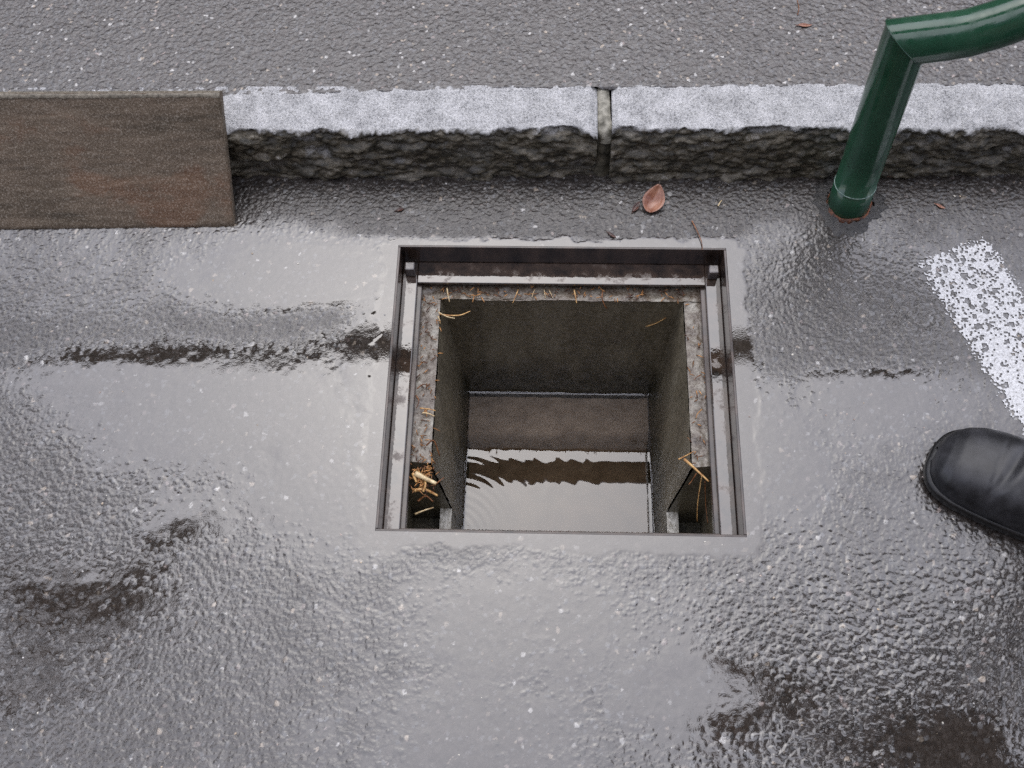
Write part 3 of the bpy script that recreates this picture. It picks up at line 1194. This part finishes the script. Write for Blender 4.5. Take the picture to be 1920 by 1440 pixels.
def shoe(toe, back, sidev, mirror=1):
    # stations along the foot: s (m), half width, height of the upper, sideways drift
    st = [(.000, .010, .030), (.004, .026, .040), (.012, .038, .049), (.024, .047, .056), (.042, .0535, .061), (.064, .0565, .065), (.088, .0575, .070), (.112, .0565, .077),
          (.140, .053, .088), (.170, .047, .105), (.200, .043, .125), (.230, .042, .140), (.258, .040, .148), (.280, .034, .150), (.294, .022, .146), (.300, .010, .140)]
    xs_ = [q[0] for q in st]
    nS, nA = 90, 44
    V, F = [], []
    Sx = np.concatenate([np.linspace(0, 1, nS) ** 1.25 * .300])
    for i, s in enumerate(Sx):
        w = np.interp(s, xs_, [q[1] for q in st])
        h_ = np.interp(s, xs_, [q[2] for q in st])
        drift = .007 * math.sin(min(1, s / .2) * math.pi) * mirror
        for k in range(nA):
            an = math.pi * k / (nA - 1)
            c_, s_ = math.cos(an), math.sin(an)
            cx_ = math.copysign(abs(c_) ** .75, c_)
            zz_ = .012 + (h_ - .012) * abs(s_) ** .72
            # flex creases across the toe
            cr_ = 0
            for cs, ca, tl in ((.084, .0034, .30), (.104, .0042, -.22), (.124, .0036, .15), (.142, .0026, -.15)):
                cr_ -= ca * math.exp(-((s - cs - tl * .05 * c_ * mirror) / .0062) ** 2) * s_ ** 1.6 * (1 + .5 * c_)
                cr_ += ca * .7 * math.exp(-((s - cs - .009 - tl * .05 * c_ * mirror) / .0070) ** 2) * s_ ** 1.6 * (1 + .5 * c_)
            # seam of the toe cap
            zz_ -= .0014 * math.exp(-((s - .066 - .012 * c_ * c_) / .0016) ** 2) * s_ ** .5
            zz_ += cr_
            P = toe + back * s + sidev * (cx_ * w + drift)
            P.z = zz_
            V.append(P)
    for i in range(nS - 1):
        for k in range(nA - 1):
            F.append((i * nA + k, i * nA + k + 1, (i + 1) * nA + k + 1, (i + 1) * nA + k))
    up = mesh_py('shoe', V, F, M_RUBBER, None, True)
    sub = up.modifiers.new('smooth', 'SUBSURF')
    sub.levels = sub.render_levels = 1
    pput(up)
    # sole: a welt slightly wider than the upper
    V, F = [], []
    N = 80
    outl = []
    for sgn in (1, -1):
        rngs = Sx[::2] if sgn > 0 else Sx[::2][::-1]
        for s in rngs:
            w = np.interp(s, xs_, [q[1] for q in st]) + .0035
            drift = .007 * math.sin(min(1, s / .2) * math.pi) * mirror
            outl.append(toe + back * (s - .0035 + .007 * s / .3) + sidev * (sgn * w + drift))
    n_ = len(outl)
    for z_, g_ in ((.0005, .0025), (.004, .0), (.013, .0), (.0165, .0015), (.0165, .010)):
        cen = toe + back * .15
        for q in outl:
            d_ = (q - cen)
            V.append(Vector((q.x, q.y, z_)) - d_.normalized() * g_)
    for l_ in range(4):
        for k in range(n_):
            k2 = (k + 1) % n_
            F.append((l_ * n_ + k, l_ * n_ + k2, (l_ + 1) * n_ + k2, (l_ + 1) * n_ + k))
    F.append(tuple(range(n_)))
    so = mesh_py('sole', V, F, M_SOLE, None, True)
    so.parent = up
    return up


shoe(toe, back, sidev, 1)
toe2 = Vector((.66, -.43, 0))
back2 = Vector((.97, -.2, 0)).normalized()
shoe(toe2, back2, Vector((-back2.y, back2.x, 0)), -1)


def skin_body(name, joints, edges, mat, root, sub=2):
    me = bpy.data.meshes.new(name)
    keys = list(joints)
    me.from_pydata([joints[k][:3] for k in keys], [(keys.index(a_), keys.index(b_)) for a_, b_ in edges], [])
    me.materials.append(mat)
    o = bpy.data.objects.new(name, me)
    link(o)
    sk = o.modifiers.new('skin', 'SKIN')
    sk.use_smooth_shade = True
    for i, k in enumerate(keys):
        sv = me.skin_vertices[0].data[i]
        r_ = joints[k][3]
        sv.radius = (r_, r_) if not isinstance(r_, tuple) else r_
        sv.use_root = (k == root)
    ss = o.modifiers.new('sub', 'SUBSURF')
    ss.levels = ss.render_levels = sub
    return pput(o)


J = {'pelvis': (.83, -.36, .93, .145), 'waist': (.75, -.345, 1.10, .15), 'chest': (.64, -.315, 1.31, .175), 'neckb': (.555, -.29, 1.46, .08),
     'neck': (.52, -.28, 1.53, .058), 'jaw': (.485, -.27, 1.58, .080), 'head': (.475, -.27, 1.67, .095), 'crown': (.485, -.275, 1.74, .06),
     'hipl': (.79, -.43, .88, .095), 'kneel': (.80, -.50, .50, .068), 'ankl': (.855, -.478, .14, .052),
     'hipr': (.82, -.29, .88, .095), 'kneer': (.74, -.25, .50, .068), 'ankr': (.687, -.221, .15, .052),
     'shl': (.55, -.47, 1.39, .080), 'ell': (.52, -.52, 1.12, .058), 'wrl': (.44, -.38, 1.02, .034),
     'shr': (.64, -.14, 1.39, .080), 'elr': (.58, -.08, 1.12, .058), 'wrr': (.46, -.20, 1.02, .034)}
E_ = [('pelvis', 'waist'), ('waist', 'chest'), ('chest', 'neckb'), ('neckb', 'neck'), ('neck', 'jaw'), ('jaw', 'head'), ('head', 'crown'),
      ('pelvis', 'hipl'), ('hipl', 'kneel'), ('kneel', 'ankl'), ('pelvis', 'hipr'), ('hipr', 'kneer'), ('kneer', 'ankr'),
      ('chest', 'shl'), ('shl', 'ell'), ('ell', 'wrl'), ('chest', 'shr'), ('shr', 'elr'), ('elr', 'wrr')]
skin_body('clothed_body', J, E_, M_JACKET, 'pelvis')
for s, wr in ((1, Vector(J['wrl'][:3])), (-1, Vector(J['wrr'][:3]))):
    fw = Vector((-.80, .42, -.30)).normalized()
    sd_ = Vector((.42, .80, 0)).normalized() * s
    H = {'w': (*wr, .027), 'p': (*(wr + fw * .05), .030), 'k': (*(wr + fw * .085), .028)}
    E2 = [('w', 'p'), ('p', 'k')]
    for q in range(4):
        off = sd_ * (.030 - .020 * q) * -1
        ln = (.062, .075, .070, .054)[q]
        p0 = wr + fw * .088 + off
        p1 = p0 + fw * ln * .5
        p2 = p1 + (fw * .6 + Vector((0, 0, -.8))).normalized() * ln * .55
        H['f%da' % q], H['f%db' % q], H['f%dc' % q] = (*p0, .0095), (*p1, .0088), (*p2, .0075)
        E2 += [('k', 'f%da' % q), ('f%da' % q, 'f%db' % q), ('f%db' % q, 'f%dc' % q)]
    t0_ = wr + fw * .04 + sd_ * .03
    t1_ = t0_ + (fw + sd_ * .5).normalized() * .045
    H['ta'], H['tb'] = (*t0_, .012), (*t1_, .009)
    E2 += [('p', 'ta'), ('ta', 'tb')]
    skin_body('hand', H, E2, M_SKIN, 'w', 1)

# ------------------------------------------------------------------ leaves, twigs and straw
def leaf(name, c, size, ang, tilt, curl, mat, label, group=None, wid=.62, fold=.25):
    nu_, nv_ = 15, 9
    V, F = [], []
    for i in range(nu_):
        u = i / (nu_ - 1)
        w = wid * math.sin(math.pi * min(1, u * .93 + .05)) ** .75 * (1 - .25 * u)
        for j in range(nv_):
            v = j / (nv_ - 1) * 2 - 1
            x = (u - .5) * size
            y = v * w * size * .5
            z = abs(v) * w * size * fold + curl * size * (u - .4) ** 2 + .02 * size * math.sin(7 * v + 5 * u)
            V.append(Vector((x, y, z)))
    for i in range(nu_ - 1):
        for j in range(nv_ - 1):
            F.append((i * nv_ + j, i * nv_ + j + 1, (i + 1) * nv_ + j + 1, (i + 1) * nv_ + j))
    M4 = Matrix.Rotation(ang, 3, 'Z') @ Matrix.Rotation(tilt, 3, 'Y')
    V = [M4 @ q for q in V]
    zmin = min(q.z for q in V)
    V = [q - Vector((0, 0, zmin)) for q in V]
    o = mesh_py(name, V, F, mat, None, True)
    so = o.modifiers.new('thick', 'SOLIDIFY')
    so.thickness = .0005
    o.location = c
    stem_ = [M4 @ Vector((-.5 * size, 0, 0)), M4 @ Vector((-.72 * size, .02 * size, .03 * size))]
    Vs, Fs = tube_mesh([q - Vector((0, 0, zmin)) for q in stem_], [.0007, .0005], 6)
    mesh_py('stem', Vs, Fs, mat, o, True)
    set_props(o, label, 'leaf', group)
    return o


leaf('leaf', (.134, .291, .0), .042, R(68), R(-14), .9, M_LEAF, 'curled reddish brown leaf lying on the asphalt between kerb and drain', wid=.85, fold=.30)
leaf('leaf', (.108, .281, .0), .019, R(60), R(0), .3, M_LEAFD, 'small dark brown leaf scrap beside the curled reddish leaf', wid=.5)
leaf('leaf', (.480, .341, .0), .032, R(5), R(6), .5, M_LEAFD, 'dark brown leaf against the kerb foot behind the green post', wid=.45)
leaf('leaf', (.354, .540, PZ + .0002), .020, R(2), R(4), .3, M_LEAF, 'small orange brown leaf lying on the grey pavement', wid=.35)
leaf('leaf', (.545, .286, .0), .014, R(-30), R(4), .3, M_LEAF, 'tiny brown leaf scrap on the road to the right of the post', wid=.35)
leaf('leaf', (.072, .232, .0), .014, R(-35), R(4), .2, M_LEAFD, 'tiny red brown leaf scrap at the back edge of the drain', wid=.35)
leaf('leaf', (-.235, .272, .0), .012, R(20), R(4), .2, M_LEAFD, 'tiny blackish leaf scrap on the asphalt near the board', wid=.6)


def straw(pts, r, mat, label, name='straw', cat='straw', group=None):
    pts = [Vector(q) for q in pts]
    # smooth through the points
    out = []
    n = len(pts)
    for i in range(n - 1):
        p0, p1, p2, p3 = pts[max(i - 1, 0)], pts[i], pts[i + 1], pts[min(i + 2, n - 1)]
        for k in range(6):
            t = k / 6
            out.append(.5 * ((2 * p1) + (p2 - p0) * t + (2 * p0 - 5 * p1 + 4 * p2 - p3) * t * t + (3 * p1 - p0 - 3 * p2 + p3) * t ** 3))
    out.append(pts[-1])
    rr = [r * (1 - .45 * (i / (len(out) - 1))) for i in range(len(out))]
    o = tube(name, out, rr, mat, None, 7)
    return set_props(o, label, cat, group)


zs = ZS + .003
straw([(0.1595, -0.0901, zs + .004), (0.1716, -0.0833, zs + .003), (0.1818, -0.0765, zs + .001)], .0011, M_STRAW, 'short orange straw crossing the top of the thick straw, right shelf')
straw([(0.1672, -0.0891, zs + .003), (0.1813, -0.1016, zs + .001), (0.1992, -0.1191, zs - .001)], .0021, M_STRAW, 'thick orange straw lying at the slot in the right shelf')
straw([(0.1832, -0.1084, zs), (0.1775, -0.1160, zs - .01), (0.1736, -0.1199, zs - .012)], .0008, M_STRAWB, 'thin brown straw hanging from the thick straw, right shelf')
straw([(.195, -.100, zs - .03), (.192, -.13, zs - .06), (.193, -.15, zs - .08)], .0008, M_STRAW, 'thin orange needle hanging in the slot, right side')
straw([(.199, -.108, zs - .03), (.203, -.13, zs - .06), (.206, -.155, zs - .07)], .0007, M_STRAWB, 'thin brown needle beside the orange needle in the right slot')
straw([(-0.1746, 0.1293, zs + .002), (-0.1606, 0.1279, zs + .001), (-0.1441, 0.1293, zs), (-0.1305, 0.1371, zs - .002)], .0012, M_STRAW, 'long curved orange straw over the back left chamber corner')
straw([(-0.1760, 0.1317, zs + .003), (-0.1635, 0.1254, zs + .002), (-0.1518, 0.1235, zs)], .0011, M_STRAWP, 'pale straw crossed under the curved orange straw, back left corner')
straw([(-0.1765, 0.1259, zs + .002), (-0.1741, 0.1211, zs), (-0.1732, 0.1163, zs - .004)], .0012, M_STRAWP, 'short pale straw stub below the curved straw')
straw([(.124, .1565, -.137), (.142, .1545, -.122), (.158, .1560, -.105)], .0010, M_STRAW, 'single orange straw stuck to the back wall, right corner')
straw([(-0.1654, 0.1714, zs + .004), (-0.1639, 0.1617, zs + .002), (-0.1615, 0.1531, zs - .004)], .0013, M_STRAWP, 'bright pale straw over the back shelf, nearest the left corner')
straw([(-0.0618, 0.1714, zs + .002), (-0.0657, 0.1598, zs + .001), (-0.0695, 0.1522, zs - .004)], .0009, M_STRAW, 'curved straw over the back shelf, second from the left corner')
for i, (x, dx_, m_) in enumerate(((-.038, -.002, M_STRAWP), (-.024, .001, M_STRAWP), (-.017, .003, M_STRAWP))):
    straw([(x, .1715, zs + .002), (x + dx_, .165, zs + .002), (x + dx_ * 2, .159, zs)], .0007, m_,
          ('short pale straw bit on the back shelf, left of the close trio', 'short pale straw bit on the back shelf, middle of the close trio', 'short pale straw bit on the back shelf, right of the close trio')[i], group='straw bits on the back shelf')
straw([(0.0196, 0.1714, zs + .003), (0.0215, 0.1618, zs + .001), (0.0234, 0.1531, zs - .004)], .0012, M_STRAW, 'orange straw over the middle of the back shelf')
straw([(0.0612, 0.1704, zs + .003), (0.0602, 0.1579, zs + .001), (0.0670, 0.1494, zs - .012), (.068, .166, zs - .03)], .0009, M_STRAWB, 'long bent brown straw hanging over the back wall')
# the bundle caught in the left slot
straw([(-0.1935, -0.1167, zs + .006), (-0.1809, -0.1230, zs + .006), (-0.1649, -0.1302, zs + .004)], .0044, M_STRAWP, 'thick bright yellow straw stalk caught across the left slot')
straw([(-0.1964, -0.1162, zs + .004), (-0.1944, -0.1220, zs + .004), (-0.1915, -0.1278, zs + .002)], .0028, M_STRAW, 'short orange stalk end beside the thick yellow stalk')
straw([(-0.1945, -0.1374, zs - .004), (-0.1799, -0.1365, zs - .002), (-0.1635, -0.1422, zs - .01)], .0028, M_STRAW, 'orange frayed stalk under the thick yellow stalk')
straw([(-0.1819, -0.1404, zs), (-0.1790, -0.1317, zs + .004), (-0.1809, -0.1249, zs + .002)], .0018, M_STRAW, 'short orange stalk joining the two thick stalks, left slot')
straw([(-0.1673, -0.1326, zs + .002), (-0.1615, -0.1278, zs + .006), (-0.1547, -0.1220, zs + .006)], .0009, M_STRAWB, 'thin reddish stem poking out of the straw bundle')
straw([(-0.1907, -0.1469, zs - .02), (-.182, -.136, zs - .03), (-.172, -.142, zs - .035)], .0016, M_STRAWB, 'brown stalk low in the left slot bundle')
straw([(-.195, -.162, zs - .03), (-.182, -.157, zs - .028), (-.170, -.152, zs - .03)], .0014, M_STRAWP, 'lone pale straw lying at the front of the left slot')
straw([(-0.1935, -0.0198, zs + .003), (-0.1819, -0.0213, zs + .004), (-0.1717, -0.0227, zs + .002)], .0012, M_STRAW, 'upper of two parallel straws on the left shelf')
straw([(-0.1896, -0.0266, zs + .003), (-0.1809, -0.0281, zs + .004), (-0.1727, -0.0310, zs + .002)], .0013, M_STRAWP, 'lower of two parallel straws on the left shelf')
straw([(-0.1814, -0.0755, zs + .004), (-0.1712, -0.0698, zs + .008), (-0.1645, -0.0831, zs - .01), (-.1655, -.078, zs - .03)], .0011, M_STRAWB, 'dark reddish stem arching off the left shelf down the wall')
straw([(-0.1993, 0.0097, zs + .003), (-0.1906, 0.0155, zs + .006), (-0.1819, 0.0136, zs + .004)], .0010, M_STRAWB, 'brown needle lying across the left shelf, middle')
straw([(-0.2003, 0.0000, zs + .003), (-0.1954, -0.0097, zs + .005), (-0.1983, -0.0194, zs + .003)], .0009, M_STRAWB, 'brown needle along the outer side of the left shelf')
straw([(0.1958, 0.0368, zs + .003), (0.1900, 0.0329, zs + .004), (0.1861, 0.0291, zs + .003)], .0008, M_STRAWB, 'small brown needle on the right shelf, upper half')
straw([(0.1948, -0.0155, zs + .003), (0.1881, -0.0232, zs + .004), (0.1861, -0.0290, zs + .003)], .0009, M_STRAW, 'small orange needle on the right shelf, middle')
straw([(.187, .257, .001), (.192, .243, .002), (.1985, .222, .0025), (.1995, .208, .001)], .0009, M_STRAWB, 'thin dry twig reaching from the asphalt over the drain back edge', 'twig', 'twig')
straw([(.226, .283, .001), (.229, .289, .0015), (.232, .293, .001)], .0010, M_STRAWP, 'tiny pale straw bit on the asphalt behind the drain')
straw([(.345, .560, PZ + .001), (.348, .575, PZ + .001), (.346, .595, PZ + .001)], .0008, M_STRAWB, 'thin dark twig lying on the pavement by the orange leaf', 'twig', 'twig')

# fine needle litter lying on the shelf and in the slots
rn = random.Random(5)
VV, FF = [], []
for i in range(290):
    if i >= 210:
        x, y = rn.gauss(-.182, .009), rn.gauss(-.118, .013)
    elif i < 95:
        x, y = rn.uniform(-.203, -.172), rn.uniform(-.098, .155)
        if y > -.06 and rn.random() < .35:
            continue
    elif i < 125:
        x, y = rn.uniform(.178, .203), rn.uniform(-.098, .155)
    else:
        x, y = rn.uniform(-.19, .19), rn.uniform(.159, .176)
    an = rn.uniform(0, 6.28)
    ln = rn.uniform(.003, .011)
    d_ = Vector((math.cos(an), math.sin(an), rn.uniform(-.15, .3)))
    p0 = Vector((x, y, ZS + .0035))
    Vt, Ft = tube_mesh([p0, p0 + d_ * ln * .5 + Vector((0, 0, .001)), p0 + d_ * ln], [.0006, .0008, .0004], 5)
    off = len(VV)
    VV.extend(Vt)
    FF.extend([tuple(off + k_ for k_ in f) for f in Ft])
o = mesh_py('needle_litter', VV, FF, M_LITTER, None, True)
set_props(o, 'fine brown needle litter on the concrete shelf', 'litter', kind='stuff')

# ------------------------------------------------------------------ bare tree whose branches hang over the left side
tree = empty('roadside_tree', (-4.7, 1.3, .08))
set_props(tree, 'dark roadside tree with a leafy bough reaching over the left side', 'tree')
tinv = Matrix.Translation((4.7, -1.3, -.08))


def tput(o):
    o.parent = tree
    o.matrix_parent_inverse = tinv
    return o


tr = random.Random(21)
tput(tube('trunk', [(-4.7, 1.3, -.05), (-4.7, 1.3, .3), (-4.68, 1.28, 1.2), (-4.66, 1.25, 2.2), (-4.7, 1.2, 3.1), (-4.8, 1.3, 4.0), (-5.0, 1.4, 5.0), (-5.1, 1.5, 6.0)], [.26, .20, .17, .16, .14, .11, .07, .02], M_BARK, None, 18))
tput(tube('bough', [(-4.66, 1.25, 2.8), (-4.3, 1.1, 3.3), (-3.6, .85, 3.75), (-2.95, .62, 3.95), (-2.45, .58, 4.0), (-2.1, .80, 4.05), (-1.86, 1.04, 4.15), (-1.75, 1.15, 4.3)], [.13, .12, .12, .115, .11, .09, .05, .01], M_BARK, None, 14))
tput(tube('bough', [(-3.6, .85, 3.75), (-3.1, .45, 4.05), (-2.75, .12, 4.2), (-2.45, -.02, 4.3), (-2.1, -.1, 4.5)], [.07, .075, .07, .06, .01], M_BARK, None, 12))
VV, FF = [], []


def limb(p, d, ln, r, depth):
    pts, q, dd = [p], Vector(p), Vector(d)
    n = 6
    for i in range(n):
        dd = (dd + Vector((tr.uniform(-.25, .25), tr.uniform(-.25, .25), tr.uniform(-.15, .2)))).normalized()
        q = q + dd * ln / n
        pts.append(q.copy())
    Vt, Ft = tube_mesh(pts, [r * (1 - .75 * i / n) for i in range(n + 1)], 7)
    off = len(VV)
    VV.extend(Vt)
    FF.extend([tuple(off + k_ for k_ in f) for f in Ft])
    if depth:
        for i in range(2, n + 1):
            for _ in range(2):
                nd_ = (dd + Vector((tr.uniform(-1, 1), tr.uniform(-1, 1), tr.uniform(-.5, .6)))).normalized()
                limb(pts[i], nd_, ln * tr.uniform(.35, .6), r * (1 - .7 * i / n) * .6, depth - 1)


for (p_, d, ln, r) in (((-2.6, .58, 4.0), (.5, -.6, .35), .8, .035), ((-2.9, .62, 3.95), (.3, -1, .3), 1.0, .04), ((-2.4, .6, 4.0), (.9, -.2, .3), .6, .03), ((-4.8, 1.3, 4.0), (-.8, .3, .5), 1.8, .06), ((-4.9, 1.35, 4.7), (-.6, -.6, .5), 1.8, .05), ((-5.0, 1.4, 5.2), (-.2, .9, .5), 1.5, .04)):
    limb(Vector(p_), Vector(d).normalized(), ln, r, 2)
o = mesh_py('twigs', VV, FF, M_BARK, None, True)
o['kind'] = 'stuff'
tput(o)
VV, FF = [], []
for (c_, rx, ry, rz, n_) in (((-2.35, .62, 4.12), .48, .30, .22, 520), ((-1.98, .92, 4.2), .20, .18, .14, 160), ((-2.62, .0, 4.3), .22, .2, .16, 130), ((-4.9, 1.4, 5.2), 1.3, 1.2, 1.0, 1500), ((-4.0, 1.1, 4.4), .8, .7, .5, 700)):
    for i in range(n_):
        q = Vector((tr.gauss(0, .5) * rx, tr.gauss(0, .5) * ry, tr.gauss(0, .5) * rz)) + Vector(c_)
        a_ = Vector((tr.uniform(-1, 1), tr.uniform(-1, 1), tr.uniform(-.6, .6))).normalized()
        b_ = a_.cross(Vector((tr.uniform(-.4, .4), tr.uniform(-.4, .4), 1))).normalized()
        l_, w_ = tr.uniform(.05, .09), tr.uniform(.02, .035)
        off = len(VV)
        VV += [q - a_ * l_ * .5, q + b_ * w_ + Vector((0, 0, .006)), q + a_ * l_ * .5, q - b_ * w_ + Vector((0, 0, .006))]
        FF += [(off, off + 1, off + 2), (off, off + 2, off + 3)]
o = tput(mesh_py('crown', VV, FF, M_FOLIAGE, None, False))
o['kind'] = 'stuff'

# ------------------------------------------------------------------ houses added out of view on both sides to shut out the low sky
M_BRICK = simple('brick render', (.07, .05, .04), (.13, .095, .075), 6, .8, 1.4, .4, .01)
M_ROOF = simple('dark roof tiles', (.03, .022, .02), (.06, .045, .04), 12, .7, 1.4, .5, .01)
M_FRAMEW = simple('window frame paint', (.5, .5, .48), (.6, .6, .58), 20, .5)
M_GLASS = simple('window glass', (.01, .012, .014), (.02, .022, .025), 3, .05, 1.5, 0)
M_DOOR = simple('door paint', (.03, .02, .015), (.05, .035, .025), 20, .5)


def added_house(x0, x1, yf, depth, hgt, face, label):
    # face: -1 faces the road towards -y, +1 towards +y
    r = empty('added_house', (.5 * (x0 + x1), yf, 0))
    inv = Matrix.Translation((-.5 * (x0 + x1), -yf, 0))

    def hp(o):
        o.parent = r
        o.matrix_parent_inverse = inv
        return o
    yb = yf - face * depth
    ya, yc = sorted((yf, yb))
    hp(box('wall', x0, x1, ya, yc, -.2, hgt, M_BRICK))
    ym = .5 * (ya + yc)
    V = [(x0 - .3, ya - .35, hgt - .05), (x1 + .3, ya - .35, hgt - .05), (x1 + .3, yc + .35, hgt - .05), (x0 - .3, yc + .35, hgt - .05), (x0 - .3, ym, hgt + depth * .3), (x1 + .3, ym, hgt + depth * .3)]
    hp(mesh_py('roof', V, [(0, 1, 5, 4), (2, 3, 4, 5), (0, 4, 3), (1, 2, 5), (0, 3, 2, 1)], M_ROOF))
    fl = int((hgt - .5) // 2.6)
    n = int((x1 - x0) // 2.2)
    for f_ in range(max(1, fl)):
        for i in range(n):
            cx_ = x0 + (i + .5) * (x1 - x0) / n
            z0 = .9 + 2.6 * f_
            if f_ == 0 and i == n // 2:
                ys_ = sorted((yf + face * .02, yf + face * .06))
                hp(box('door', cx_ - .5, cx_ + .5, ys_[0], ys_[1], .02, 2.1, M_DOOR))
                continue
            ys_ = sorted((yf + face * .01, yf + face * .05))
            w_ = hp(box('window', cx_ - .55, cx_ + .55, ys_[0], ys_[1], z0, z0 + 1.3, M_FRAMEW))
            yg = sorted((yf + face * .055, yf + face * .06))
            for q in (-1, 1):
                g_ = box('pane', cx_ + q * .26 - .22, cx_ + q * .26 + .22, yg[0], yg[1], z0 + .07, z0 + 1.23, M_GLASS)
                g_.parent = w_
    return set_props(r, label, 'added_house')


added_house(-9, 9, 5.6, 7, 4.2, -1, 'unseen low brown building added behind the pavement to shut out low sky')
added_house(-10, 10, -6.5, 8, 8.3, 1, 'unseen tall brown building added across the road to shut out low sky')
